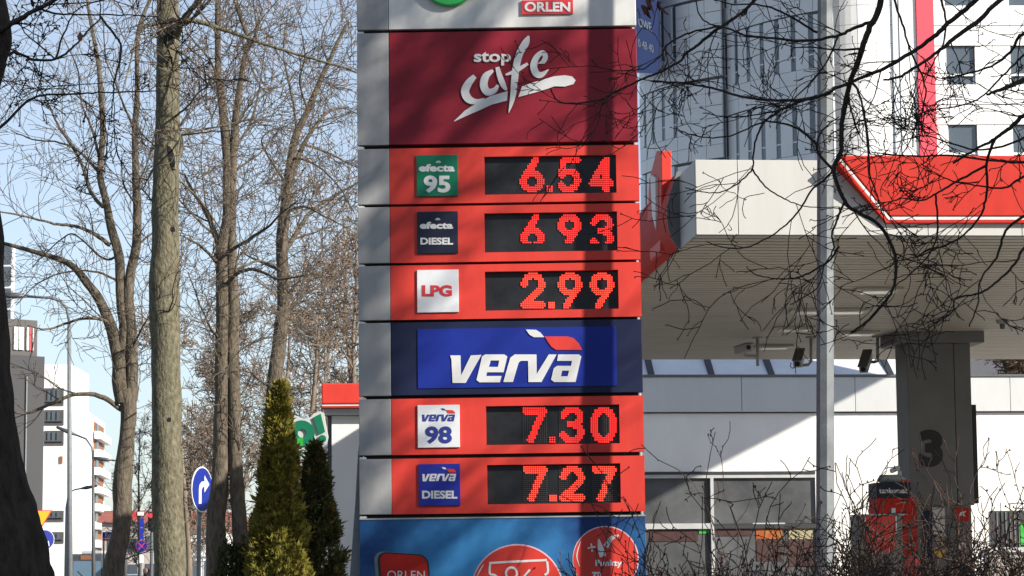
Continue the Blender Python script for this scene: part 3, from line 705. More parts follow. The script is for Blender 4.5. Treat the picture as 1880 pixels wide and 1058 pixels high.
# ================================================================== OFFICE TOWER behind the station
tw = thing('office_tower', 'grey and white panelled tower block with one red vertical stripe', 'building', V3((12, 96, 0)))
HTOP = 31.0
PXM = 90 / 4500
def bay(xr, yr, a_r, rad, a_l, cols, win_cols, z_off):
    """rounded bay: right end at (xr, yr) where the wall faces angle a_r, curving away to the left to a_l"""
    cx, cy = xr - rad * math.sin(a_r), yr + rad * math.cos(a_r)
    z0, fl = 4.0 + z_off, 2.9
    core = MB(); N = 24; vs = []
    for i in range(N + 1):
        a = a_l + (a_r - a_l) * i / N
        for z in (0, HTOP): vs.append((cx + (rad - .08) * math.sin(a), cy - (rad - .08) * math.cos(a), z))
    vs += [(xr - .06, yr + 1.0, 0), (xr - .06, yr + 1.0, HTOP)]; q = 2 * (N + 1)
    core.add(vs, [(2 * i, 2 * i + 2, 2 * i + 3, 2 * i + 1) for i in range(N)] + [(2 * N, q, q + 1, 2 * N + 1), (q, 0, 1, q + 1)] + [tuple([q + 1] + [2 * i + 1 for i in range(N, -1, -1)])])
    part('core', core, K['tower_core'], tw)
    da = (a_r - a_l) / cols
    def seg(name, a_w, h, d0, d1, mat):
        g = MB(); n = 3
        for i in range(n):
            b0, b1 = -a_w / 2 + a_w * i / n, -a_w / 2 + a_w * (i + 1) / n
            P = lambda b, r, z: (r * math.sin(b), -r * math.cos(b), z)
            g.hexa([P(b0, rad + d1, 0), P(b1, rad + d1, 0), P(b1, rad + d0, 0), P(b0, rad + d0, 0), P(b0, rad + d1, h), P(b1, rad + d1, h), P(b1, rad + d0, h), P(b0, rad + d0, h)])
        me = bpy.data.meshes.new(name); me.from_pydata(g.v, [], g.f); me.materials.append(mat); return me
    gp = .012 / rad * 2
    m_panel = seg('panel', da - gp, .50, -.12, 0, K['tower_panel'])
    m_pier = seg('pier', da * .70, 2.0, -.12, 0, K['tower_panel'])
    m_pane = seg('window', da * .28, 1.96, -.075, -.035, K['win_far'])
    m_bar = seg('transom', da * .28, .05, -.034, -.015, K['tower_panel'])
    def put(me, name, a, z):
        o = bpy.data.objects.new(name, me); COL.objects.link(o); o.parent = tw; o.location = V3((cx, cy, z)) - WL[tw.name]; o.rotation_euler.z = a
    z = z0
    while z < 27:
        if z > 11:
            for c in range(cols):
                a = a_l + da * (c + .5)
                put(m_panel, 'panel', a, z); put(m_panel, 'panel', a, z + .515)
                if c in win_cols:
                    put(m_pier, 'pier', a - da * .15, z + 1.03)
                    put(m_pane, 'window', a + da * .35, z + 1.03); put(m_bar, 'transom', a + da * .35, z + 1.5)
                else:
                    for r_ in range(4): put(m_panel, 'panel', a, z + 1.03 + .515 * r_ * .93)
        z += 3.09
p = at(1326, 200, 90); bay(p.x, 90, R(-35), 7.2, R(-76), 7, (0, 1, 2, 3), .4)
p = at(1531, 200, 86); bay(p.x, 86, R(-35), 9.8, R(-76), 9, (0, 1, 2, 3, 4, 5, 6, 7), 2.0)
# slim rounded corner
p = at(1640, 200, 88.0)
rad = 2.3; cxx, cyy = p.x - rad * math.sin(R(20)), 88.0 + rad * math.cos(R(20))
a0, a1, cols = R(-62), R(22), 5
m_ = MB(); da = (a1 - a0) / cols
for i in range(3):
    b0, b1 = -da / 2 + .004 + (da - .008) * i / 3, -da / 2 + .004 + (da - .008) * (i + 1) / 3
    P = lambda b, r, z: (r * math.sin(b), -r * math.cos(b), z)
    m_.hexa([P(b0, rad, 0), P(b1, rad, 0), P(b1, rad - .1, 0), P(b0, rad - .1, 0), P(b0, rad, .70), P(b1, rad, .70), P(b1, rad - .1, .70), P(b0, rad - .1, .70)])
me = bpy.data.meshes.new('panel'); me.from_pydata(m_.v, [], m_.f); me.materials.append(K['tower_white'])
for c in range(cols):
    for k in range(21):
        o = bpy.data.objects.new('panel', me); COL.objects.link(o); o.parent = tw; o.location = V3((cxx, cyy, 12 + k * .715)) - WL[tw.name]; o.rotation_euler.z = a0 + da * (c + .5)
part('core', MB().tube([(cxx, cyy, 0), (cxx, cyy, HTOP)], rad - .09, 32), K['tower_core'], tw)
# flat white wall, red stripe, windows
FB = Fr(at(1717, 150, 88.0), V3((1, 0.03, 0)), V3((0, 0, 1))); B = lambda x, y: FB.px(x, y)
bz = -FB.O.z
part('wall_core', MB().box(FB, B(1641, 150)[0], B(2100, 150)[0], bz, HTOP + bz, -8, -.16), K['tower_core'], tw)
part('corner_strip', MB().box(FB, B(1641, 150)[0], B(1652, 150)[0], bz, HTOP + bz, -.15, .03), K['tower_panel'], tw)
part('corner_strip', MB().box(FB, B(1653, 150)[0], B(1684, 150)[0], bz, HTOP + bz, -.15, .06), K['tower_white'], tw)
part('red_stripe', MB().box(FB, B(1684.5, 150)[0], B(1716, 150)[0], bz, HTOP + bz, -.15, .14), K['tower_red'], tw)
xe = [1717, 1739, 1791, 1824, 1857, 1909, 1942, 1990]
yr = [300 - 145 * k for k in range(5)]
for k, y in enumerate(yr):
    rows = [(y - 70, y - 70 + 70), (y - 145, y - 145 + 37), (y - 107, y - 107 + 36)]
    for i, (a, b) in enumerate(zip(xe, xe[1:])):
        for j, (t0, t1) in enumerate(rows):
            if j == 0 and i in (1, 4):
                u0, u1, v0, v1 = B(a, 150)[0], B(b, 150)[0], B(1750, t1)[1], B(1750, t0)[1]
                wf = part('window', MB().box(FB, u0 + .02, u1 - .02, v0 + .02, v1 - .02, -.155, -.12), K['win_far'], tw)
                part('frame', MB().box(FB, u0 + .02, u1 - .02, v0 + .32, v0 + .40, -.118, -.06), K['tower_white'], wf)
                part('jamb', MB().box(FB, u1 - .07, u1 - .02, v0 + .02, v0 + .318, -.118, -.06), K['tower_panel'], wf)
                continue
            part('panel', MB().box(FB, B(a, 150)[0] + .008, B(b, 150)[0] - .008, B(1750, t1)[1] + .008, B(1750, t0)[1] - .008, -.12, 0), K['tower_white'], tw)
# banner
pb0, pb1 = at(1160, 70, 93.0), at(1211, 70, 90.9)
FN = Fr(pb1, (pb1 - pb0).normalized(), V3((0, 0, 1)))
bn = thing('wall_banner', 'blue advertising banner hanging on the grey tower beside the pylon', 'banner', FN.pt(-.5, -1.5, 0))
part('cloth', MB().box(FN, FN.px(1150, 70)[0], FN.px(1210, 70)[0], FN.px(1205, 138)[1], FN.px(1205, -60)[1], .0, .04), K['banner'], bn)
part('lettering', text_fit(MB(), 'OWE', FN, (1176, 47, 1200, 64), .045, .06, .02), K['letter'], bn)
part('lettering', text_fit(MB(), '0 48 40', FN, (1172, 88, 1200, 103), .045, .06, .0), K['letter'], bn)

# ================================================================== shop with red roof left of the pylon
FS = Fr(at(620, 900, 36.5), V3((1, .02, 0)), V3((0, 0, 1))); g0 = -FS.O.z; s_ = lambda x, y: FS.px(x, y)
kb = FS.pt(1, 0, -2); kb.z = 0
sh = thing('wash_building', 'small white building with red roof edge left of the price pylon', 'building', kb)
ur = s_(900, 900)[0]
part('wall', MB().box(FS, s_(609, 900)[0], ur, g0, s_(620, 764)[1], -5, 0), K['wall'], sh)
part('dark_side', MB().box(FS, s_(601, 900)[0], s_(608.5, 900)[0], g0, s_(620, 764)[1], -5, -.1), K['steel_d'], sh)  # left side of the building as a strip darker than the wall
part('roof_band', MB().box(FS, s_(592, 730)[0], ur, s_(620, 744)[1], s_(620, 706)[1], -5, .25), K['sign_red'], sh, .02)
part('white_line', MB().box(FS, s_(593, 730)[0], ur, s_(620, 747.5)[1], s_(620, 745)[1], -5, .24), K['sign_white'], sh)
part('red_line', MB().box(FS, s_(593, 730)[0], ur, s_(620, 751)[1], s_(620, 748)[1], -5, .25), K['kiosk_red'], sh)
part('eaves', MB().box(FS, s_(597, 730)[0], ur, s_(620, 763)[1], s_(620, 751.5)[1], -5, .12), K['parapet'], sh)
# round-letter sign
FG = Fr(at(570, 800, 35.2), V3((1, 0, 0)), V3((0, 0, 1)))
gs = thing('shop_sign', 'pale shop sign with green ring and exclamation mark behind the conifers', 'sign', FG.pt(0, -.6, 0))
outl = [(536, 760), (560, 770), (572, 765), (575, 760), (588, 755), (594, 758), (602, 802), (600, 812), (598, 848), (540, 848), (532, 800)]
part('board', glyph(MB(), FG, [outl], -.12, 0), K['parapet'], gs)
circ = lambda x, y, r, ry=None: [(x + r * math.cos(k * math.pi / 16), y + (ry or r) * math.sin(k * math.pi / 16)) for k in range(32)]
part('ring', glyph(MB(), FG, [circ(554, 796, 24), circ(555, 796, 8)], .002, .03), K['badge_green'], gs)
part('mark', glyph(MB(), FG, [[(575, 767), (589, 760), (597, 793), (586, 798)]], .002, .03), K['badge_green'], gs)
part('dot', glyph(MB(), FG, [circ(592, 806, 7)], .002, .03), K['badge_green'], gs)
part('square', glyph(MB(), FG, [[(546, 805), (557, 805), (557, 819), (546, 819)]], .032, .04), K['green_stock'], gs)
part('lettering', text_fit(MB(), 'SHOP', FG, (552, 825, 594, 835), .002, .01, .01), K['badge_green'], gs)
pz = FG.pt(FG.px(566, 800)[0], 0, -.18)
part('post', MB().tube([(pz.x, pz.y, 0), (pz.x, pz.y, pz.z)], .06, 10), K['steel_d'], gs)

# ================================================================== street signs, lamps, far street (left)
def round_sign(px, py, dpx, Y, yawdeg, label, face, arrow, pole_to_top=False, rim='letter'):
    c = at(px, py, Y); r = dpx / 2 * Y / 4500; a = R(yawdeg)
    fr = Fr(c, V3((math.cos(a), math.sin(a), 0)), V3((0, 0, 1)))
    fr.n = V3((math.sin(a), -math.cos(a), 0))
    t = thing('road_sign', label, 'road sign', V3((c.x, c.y + .03, 0)))
    b = fr.pt(0, 0, -.045)
    part('pole', MB().tube([(b.x, b.y, 0), (b.x, b.y, c.z + (r if pole_to_top else .5 * r))], .028, 10), K['steel'], t, smooth=True)
    part('plate', MB().disc(fr, 0, 0, r, -.012, 0, 40), K[rim], t)
    part('face', MB().disc(fr, 0, 0, r * .94, .001, .004, 40), K[face], t)
    for lp in arrow: part('symbol', MB().prism(fr, [(x * r, y * r) for x, y in lp], .0045, .007), K['letter'], t)
    return t, fr, r
turn = [[(-.36, -.62), (-.12, -.62), (-.12, -.02), (-.02, .1), (.16, .12), (.16, -.12), (.62, .24), (.16, .62), (.16, .36), (-.1, .34), (-.3, .2), (-.36, 0)]]
round_sign(371.5, 899, 84, 31.5, 70, 'round blue road sign with white right-turn arrow', 'blue', turn)
keep = [[(-.5, .45), (-.3, .55), (.22, -.28), (.42, -.1), (.5, -.65), (-.1, -.45), (.06, -.36)]]
t, fr, r = round_sign(82, 991, 37, 42, 30, 'round blue arrow sign below a yellow triangle beside the dark trunk', 'blue', keep)
c = at(77, 950, 42); fy = Fr(c, V3((1, .2, 0)), V3((0, 0, 1)))
yt = thing('give_way_sign', 'yellow give-way triangle half hidden by the dark leaning trunk', 'road sign', V3((c.x, c.y, c.z - .3)))
part('plate', MB().prism(fy, [fy.px(*p) for p in ((55, 937), (96, 937), (75.5, 971))], -.01, .0), K['ink_red'], yt)
part('face', MB().prism(fy, [fy.px(*p) for p in ((58, 938.5), (93, 938.5), (75.5, 967.5))], .001, .004), K['yellow'], yt)
part('clamp', MB().box(fy, -.03, .07, -.05, .0, -.06, -.011), K['steel'], yt)
c = at(260, 1003, 95)
t, fr, r = round_sign(260, 1003, 21, 95, 5, 'small round no-stopping sign with red rim in the far street', 'blue', [], True, 'ink_red')
part('bar', MB().prism(fr, [(-.6 * r, .5 * r), (-.5 * r, .6 * r), (.6 * r, -.5 * r), (.5 * r, -.6 * r)], .0045, .007), K['ink_red'], t)
part('bar', MB().prism(fr, [(-.6 * r, -.5 * r), (-.5 * r, -.6 * r), (.6 * r, .5 * r), (.5 * r, .6 * r)], .0075, .009), K['ink_red'], t)
for k, (y0, y1) in enumerate(((952, 968), (970, 990), (1018, 1034))):
    part('plate', MB().pxbox(fr, 256, y0, 264, y1, -.01, .005), K['badge_blue'] if k < 2 else K['letter'], t)
# traffic light
c = at(277, 951, 96); tl = thing('traffic_light', 'traffic light showing red above the far street', 'traffic light', V3((c.x, c.y, 0)))
ft = Fr(c, V3((1, 0, 0)), V3((0, 0, 1)))
part('housing', MB().pxbox(ft, 271.5, 940, 282.5, 975, -.2, 0), K['black'], tl, .01)
K['red_light'] = emit('red_signal', (1, .02, .03), 1.6)
for k, mt in enumerate(('red_light', 'screen', 'screen')):
    q = ft.px(277, 946 + k * 11); part('lens', MB().disc(ft, q[0], q[1], .095, .002, .03, 20), K[mt], tl)
    part('hood', MB().disc(ft, q[0], q[1] + .085, .11, .002, .1, 16, .02), K['black'], tl)
part('pole', MB().tube([(c.x, c.y + .25, 0), (c.x, c.y + .25, c.z)], .06, 10), K['steel_d'], tl)
fb = Fr(at(257, 945, 97), V3((1, 0, 0)), V3((0, 0, 1)))
wbx = thing('sign_box', 'small white box sign beside the red traffic light', 'sign', fb.O - V3((0, 0, .3)))
part('box', MB().pxbox(fb, 252, 940, 263, 947, -.12, 0), K['letter'], wbx, .01)
part('side_plate', MB().pxbox(fb, 243, 941, 251, 951, -.10, -.04), K['ink_red'], wbx)
part('pole', MB().tube([(fb.O.x, fb.O.y + .2, 0), (fb.O.x, fb.O.y + .2, fb.O.z)], .04, 8), K['steel_d'], wbx)
fb = Fr(at(203, 985, 120), V3((1, 0, 0)), V3((0, 0, 1)))
ns = thing('street_name_sign', 'small blue and red street name board in the far street', 'sign', V3((fb.O.x, fb.O.y, 0)))
part('board', MB().pxbox(fb, 188, 977, 222, 988, -.05, 0), K['blue'], ns); part('lower_board', MB().pxbox(fb, 188, 988.5, 222, 993, -.05, 0), K['ink_red'], ns)
part('lettering', text_fit(MB(), 'Rot', fb, (193, 979, 207, 986), .003, .01, .01), K['letter'], ns)
for x in (190, 220):
    q = fb.px(x, 985); part('post', MB().tube([(fb.pt(q[0], 0, -.1).x, fb.O.y + .1, 0), (fb.pt(q[0], 0, -.1).x, fb.O.y + .1, fb.O.z + .2)], .04, 8), K['steel_d'], ns)
def curved_lamp(pole, top, arm, Y, rad, label, head=.5, mat='steel'):
    a = at(pole, 1045, Y); b = at(top[0], top[1], Y)
    t = thing('street_lamp', label, 'street lamp', V3((a.x, Y, 0)))
    part('pole', MB().tube([(a.x, Y, 0), ((a.x + b.x) / 2, Y, b.z / 2), b], [rad, rad * .85, rad * .6], 10), K[mat], t, smooth=True)
    pts = [at(x, y, Y) for x, y in arm]
    part('arm', MB().tube([b] + pts, rad * .45, 8), K[mat], t, smooth=True)
    d = (pts[-1] - pts[-2]).normalized()
    part('lamp_head', MB().tube([pts[-1] - d * .05, pts[-1] + d * head * .3, pts[-1] + d * head], [rad * .5, rad * 1.1, rad * .6], 10), K['steel_d'], t, smooth=True)
curved_lamp(131, (127, 590), [(122, 566), (112, 553), (92, 547), (45, 544)], 50, .062, 'tall grey street lamp with long curved arm in front of the white flats', .7)
curved_lamp(173, (171, 850), [(169, 822), (158, 806), (138, 798)], 85, .075, 'thin dark street lamp arching left before the white flats', .7, 'steel_d')
curved_lamp(121, (122, 930), [(126, 905), (138, 899), (150, 897)], 110, .08, 'small far street lamp arching right at the foot of the white flats', .7)
curved_lamp(232, (228, 880), [(222, 850), (212, 846), (204, 845)], 90, .07, 'far street lamp behind the forked tree with short arm to the left', .7, 'steel_d')
curved_lamp(582, (581, 576), [(600, 574), (664, 571)], 60, .06, 'pale lamp post with straight horizontal arm behind the conifers', .4)
curved_lamp(598, (597, 628), [(585, 624), (560, 617), (550, 607), (537, 604)], 62, .055, 'pale lamp post with crooked arm to the left behind the conifers', .5)
# white flats, far down the street
FL = Fr(at(105, 900, 363.5), V3((1, .04, 0)), V3((0, 0, 1))); g0 = -FL.O.z; l_ = lambda x, y: FL.px(x, y)
ap = thing('apartment_block', 'tall white apartment block with brown balconies at the end of the street', 'building', V3((FL.O.x, 380, 0)))
part('front_block', MB().box(FL, l_(79, 800)[0], l_(129, 800)[0], g0, l_(105, 669)[1], -20, 0), K['flat_white'], ap)
for y0, y1 in ((713, 745), (753, 781), (791, 818), (938, 958), (977, 998)):
    lg = part('loggia', MB().pxbox(FL, 82, y0, 117, y1, .02, .15), K['flat_dark'], ap)
    for x in (90, 98, 107): part('pane', MB().pxbox(FL, x - 2.5, y0 + 3, x + 2.5, y1 - 6, .16, .3), K['win_far'], lg)
    part('railing', MB().pxbox(FL, 82, y1 - 9, 117, y1 - 7, .31, .45), K['steel_d'], lg)
part('wall_clock', MB().pxbox(FL, 110, 838, 115, 851, .02, .2), K['brick'], ap)
pA, pB = at(130, 1000, 366), at(190, 1000, 424)
sd_ = (pB - pA); sd_.z = 0
FLS = Fr(V3((pA.x, pA.y, 0)), sd_, V3((0, 0, 1)));
FLS.n = V3((sd_.y, -sd_.x, 0)).normalized()
Lh = sd_.length; H = 27.2
part('side_block', MB().box(FLS, 0, Lh, 0, H, -14, 0), K['flat_white'], ap)
for k in range(8):
    z = 3.6 + k * 2.95
    bl = part('balcony_recess', MB().box(FLS, Lh * .62, Lh * .93, z, z + 1.9, .02, .2), K['brick'], ap)
    part('balcony_parapet', MB().box(FLS, Lh * .6, Lh * .99, z - .9, z + .3, .25, 1.2), K['flat_white'], bl)
    part('pane', MB().box(FLS, Lh * .66, Lh * .74, z + .35, z + 1.8, .21, .3), K['win_far'], bl)
    part('window', MB().box(FLS, Lh * .17, Lh * .30, z, z + 1.6, .02, .12), K['win_far'], ap)
    part('window', MB().box(FLS, Lh * .03, Lh * .10, z, z + 1.9, .02, .12), K['win_far'], ap)
# grey block on the left
FY = Fr(at(45, 900, 215), V3((1, .9, 0)), V3((0, 0, 1))); g0 = -FY.O.z; y_ = lambda x, y: FY.px(x, y)
gb = thing('grey_block', 'plain grey building wall left of the white flats behind the dark trunk', 'building', V3((FY.O.x, FY.O.y, 0)))
wallL = [(-20, 640), (-20, 560), (8, 590), (79, 652), (79, 662)]
uA, uB = y_(-60, 800)[0], y_(80, 800)[0]; zt = y_(80, 655)[1]
part('wall', MB().box(FY, uA, uB, g0, zt, -15, 0), K['flat_shaded'], gb)
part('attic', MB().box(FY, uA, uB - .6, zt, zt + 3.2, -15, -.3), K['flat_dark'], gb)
for a, b, m_ in ((.30, .42, 'flat_white'), (.46, .60, 'flat_white'), (.70, .76, 'flat_white'), (.78, .84, 'ink_red'), (.88, .92, 'far_wall')):
    uu = lambda t: y_(10, 600)[0] + (uB - .8 - y_(10, 600)[0]) * t
    part('attic_panel', MB().box(FY, uu(a), uu(b), zt + .5, zt + 2.5, -.28, -.1), K[m_], gb)
part('drainpipe', MB().box(FY, y_(45, 800)[0], y_(47, 800)[0], g0, y_(47, 690)[1], .02, .2), K['steel'], gb)
gl = at(12, 700, 250)
gt = thing('glass_tower', 'narrow pale glass tower at the left edge behind the dark trunk', 'building', V3((gl.x - 5, 255, 0)))
z1 = at(12, 452, 250).z
part('core', MB().wbox(gl.x - 12, gl.x + .45, 250.2, 251.2, 0, z1), K['skylight'], gt)
for k in range(14):
    part('window', MB().wbox(gl.x - 12, gl.x + .3, 250.0, 250.15, 4 + k * 2.25, 5.9 + k * 2.25), K['win_far'], gt)
# low far houses with red roofs, behind the trees
def far_house(xa, xb, ytop, ywall, Y, label, roofmat='roof_red', wallmat='far_wall'):
    a, b = at(xa, 1040, Y), at(xb, 1040, Y); zr, zw = at(xa, ytop, Y).z, at(xa, ywall, Y).z
    t = thing('far_house', label, 'building', V3(((a.x + b.x) / 2, Y + 4, 0)))
    part('wall', MB().wbox(a.x, b.x, Y, Y + 9, 0, zw), K[wallmat], t)
    e = .5
    part('roof', MB().add([(a.x - e, Y - e, zw + .02), (b.x + e, Y - e, zw + .02), (b.x + e, Y + 9 + e, zw + .02), (a.x - e, Y + 9 + e, zw + .02), (a.x - e, Y + 4.5, zr), (b.x + e, Y + 4.5, zr)],
                          [(0, 3, 2, 1), (0, 1, 5, 4), (2, 3, 4, 5), (1, 2, 5), (3, 0, 4)]), K[roofmat], t)
    nw = max(2, int((b.x - a.x) / 2.4))
    for k in range(nw):
        u = a.x + (k + .3) * (b.x - a.x) / nw
        for z in ([1.0, 3.7] if zw > 5 else [1.0]):
            part('window', MB().wbox(u, u + 1.0, Y - .08, Y - .01, z, z + 1.4), K['win_far'], t)
    return t
far_house(186, 262, 936, 960, 260, 'low far house with red roof seen between street lamps and traffic light')
far_house(262, 300, 944, 962, 240, 'low far house with red roof right behind the traffic light')
far_house(334, 400, 938, 972, 180, 'pale house with red roof behind the round turn sign', 'roof_red', 'flat_white')
far_house(405, 480, 950, 975, 200, 'pale low house behind the paired trunks near the conifers', 'roof_red', 'far_wall')
# bus
Yb = 188; a, b = at(131, 1040, Yb), at(189, 1040, Yb)
bus = thing('city_bus', 'dark city bus with lit route display at the end of the street', 'bus', V3(((a.x + b.x) / 2, Yb + 6, 0)))
h = at(160, 1017, Yb).z
part('body', MB().wbox(a.x, b.x, Yb, Yb + 12, .35, h), K['bus'], bus, .12)
part('windscreen', MB().wbox(a.x + .15, b.x - .15, Yb - .05, Yb - .01, 1.0, h - .55), K['bus_glass'], bus)
part('route_display', MB().wbox(a.x + .7, b.x - .7, Yb - .05, Yb - .01, h - .45, h - .12), K['brick'], bus)
for x in (a.x + .25, b.x - .55): part('headlight', MB().wbox(x, x + .3, Yb - .06, Yb - .01, .6, .8), K['lamp_lens'], bus)
part('roof_pod', MB().wbox(a.x + .4, b.x - .4, Yb + 2, Yb + 7, h + .01, h + .25), K['frame_w'], bus, .05)
for x in (a.x + .02, b.x - .32):
    for y in (Yb + 2.5, Yb + 8.5): part('wheel', MB().tube([(x, y, .48), (x + .3, y, .48)], .475, 20), K['tyre'], bus)
part('wiper', MB().tube([((a.x + b.x) / 2, Yb - .07, 1.0), ((a.x + b.x) / 2 - .7, Yb - .07, 1.7)], .02, 5), K['black'], bus)
# parked car
def car(px, Y, mat, label):
    c = at(px, 1040, Y); x = c.x
    t = thing('parked_car', label, 'car', V3((x, Y + 2, 0)))
    fs = Fr(V3((x, Y, 0)), V3((0, 1, 0)), V3((0, 0, 1))); fs.n = V3((1, 0, 0))
    lowp = [(0, .35), (0, .8), (.25, .92), (4.2, .95), (4.25, .5), (4.2, .32)]
    cab = [(.15, .93), (.75, 1.45), (2.3, 1.5), (3.3, .96)]
    part('body', MB().prism(fs, lowp, -.85, .85), mat, t, .06)
    part('cabin', MB().prism(fs, cab, -.72, .72), mat, t, .06)
    part('rear_window', MB().hexa([(x - .6, Y + .19, 1.0), (x + .6, Y + .19, 1.0), (x + .6, Y + .25, 1.0), (x - .6, Y + .25, 1.0), (x - .52, Y + .62, 1.38), (x + .52, Y + .62, 1.38), (x + .52, Y + .68, 1.38), (x - .52, Y + .68, 1.38)]), K['win_far'], t)
    for s in (-1, 1):
        part('tail_light', MB().wbox(x + s * .7 - .1, x + s * .7 + .1, Y - .03, Y + .05, .65, .82), K['ink_red'], t)
        for y in (.8, 3.4): part('wheel', MB().tube([(x + s * .72, Y + y, .32), (x + s * .88, Y + y, .32)], .315, 18), K['tyre'], t)
    part('number_plate', MB().wbox(x - .26, x + .26, Y - .04, Y - .005, .45, .57), K['letter'], t)
car(231, 120, K['car_body'], 'pale car seen from behind at the foot of the forked tree')
# fence behind the turn sign
a, b = at(335, 1040, 70), at(470, 1040, 70)
fe = thing('street_fence', 'grey metal bar fence behind the round turn sign', 'fence', V3(((a.x + b.x) / 2, 70, 0)))
zt = at(350, 1024, 70).z
for z in (zt, .3): part('rail', MB().wbox(a.x, b.x, 69.98, 70.02, z - .03, z + .03), K['steel'], fe)
k = 0; x = a.x
while x < b.x:
    big = k % 10 == 0
    part('fence_post' if big else 'bar', MB().wbox(x - (.03 if big else .01), x + (.03 if big else .01), 70.025, 70.045 + (.04 if big else 0), 0, zt + (.06 if big else -.031)), K['steel'], fe); x += .14; k += 1
# person in a dark hood: one continuous skinned body
def person(px, Y, height, label):
    c = at(px, 1045, Y); x = c.x; s = height / 1.75
    t = thing('person', label, 'person', V3((x, Y, 0)))
    J = [((0, 0, .95), .15, -1), ((0, 0, 1.15), .16, 0), ((0, .01, 1.35), .18, 1), ((0, .02, 1.46), .10, 2), ((0, 0, 1.55), .075, 3), ((0, -.01, 1.64), .10, 4), ((0, 0, 1.71), .085, 5),
         ((.19, .01, 1.41), .075, 2), ((.25, .02, 1.14), .062, 7), ((.22, -.12, .95), .05, 8), ((.20, -.20, .90), .042, 9),
         ((-.19, .01, 1.41), .075, 2), ((-.25, .04, 1.14), .062, 11), ((-.24, .0, .92), .05, 12), ((-.23, -.03, .84), .042, 13),
         ((.10, 0, .88), .10, 0), ((.11, -.08, .50), .075, 15), ((.11, .02, .10), .055, 16), ((.11, -.14, .05), .045, 17),
         ((-.10, 0, .88), .10, 0), ((-.11, .05, .50), .075, 19), ((-.11, .20, .12), .055, 20), ((-.11, .06, .05), .045, 21)]
    me = bpy.data.meshes.new('body'); me.from_pydata([V3(j[0]) * s for j in J], [(i, j[2]) for i, j in enumerate(J) if j[2] >= 0], [])
    o = finish('body', me, K['jacket'], t, V3((x, Y, 0)))
    sk = o.modifiers.new('skin', 'SKIN'); sv = me.skin_vertices[0].data if me.skin_vertices else None
    if sv is None:
        bpy.context.view_layer.objects.active = o; o.select_set(True)
    for i, j in enumerate(J):
        if sv: sv[i].radius = (j[1] * s, j[1] * s * .8); sv[i].use_root = (i == 0)
    sb_ = o.modifiers.new('sub', 'SUBSURF'); sb_.levels = 2; sb_.render_levels = 2
    part('face', MB().tube([(x, Y - .125 * s, 1.57 * s), (x, Y - .135 * s, 1.63 * s), (x, Y - .11 * s, 1.70 * s)], [.035, .055, .04], 10), K['skin'], t, smooth=True)
    return t
person(269, 60, 1.74, 'person in a dark hooded jacket walking by the far street')

# ================================================================== unseen blockers added to shade the near trees and the shop wall
hb = thing('shade_block', 'unseen brown block added right of the camera to shade the near trees', 'building', V3((16, -7, 0)))
part('wall', MB().wbox(14.5, 18, -19, 4.4, 0, 15), K['far_wall'], hb)
part('roof', MB().wbox(14.2, 18.3, -19.3, 4.7, 15.01, 15.3), K['steel_d'], hb)
for k in range(6):
    for z in (1.2, 4.2, 7.2, 10.2, 13.0):
        part('window', MB().wbox(14.42, 14.49, -17.5 + k * 3.6, -16.1 + k * 3.6, z, z + 1.3), K['win'], hb)
bbx = 13.0
def wall_shadow_z(X): return W_z(X)
_w1, _w2 = FW.pt(*W(1600, 696)), FW.pt(*W(1290, 858))
tn = SUN.z / SUN.x; ty = SUN.y / SUN.x
e1, e2 = [(q.y + (bbx - q.x) * ty, q.z + (bbx - q.x) * tn) for q in (_w1, _w2)]
sl_ = (e1[1] - e2[1]) / (e1[0] - e2[0])
ya, yb = e2[0] - 3.0, e1[0] + .6
za, zb_ = e2[1] - 3.0 * sl_, e1[1] + .6 * sl_
bo = thing('shade_board', 'large unseen board on two posts added to shade the station shop wall', 'shade_board', V3((bbx, (ya + yb) / 2, 0)))  # added out of sight; its lower edge casts the diagonal shade on the shop
part('board', MB().hexa([(bbx, ya, za), (bbx + .25, ya, za), (bbx + .25, yb, zb_), (bbx, yb, zb_), (bbx, ya, za + 3.4), (bbx + .25, ya, za + 3.4), (bbx + .25, yb, zb_ + 3.4), (bbx, yb, zb_ + 3.4)]), K['parapet'], bo)
for y in (ya + .3, ya + 1.0): part('post', MB().tube([(bbx + .12, y, 0), (bbx + .12, y, za + (y - ya) * sl_ + .05)], .09, 12), K['steel_d'], bo)

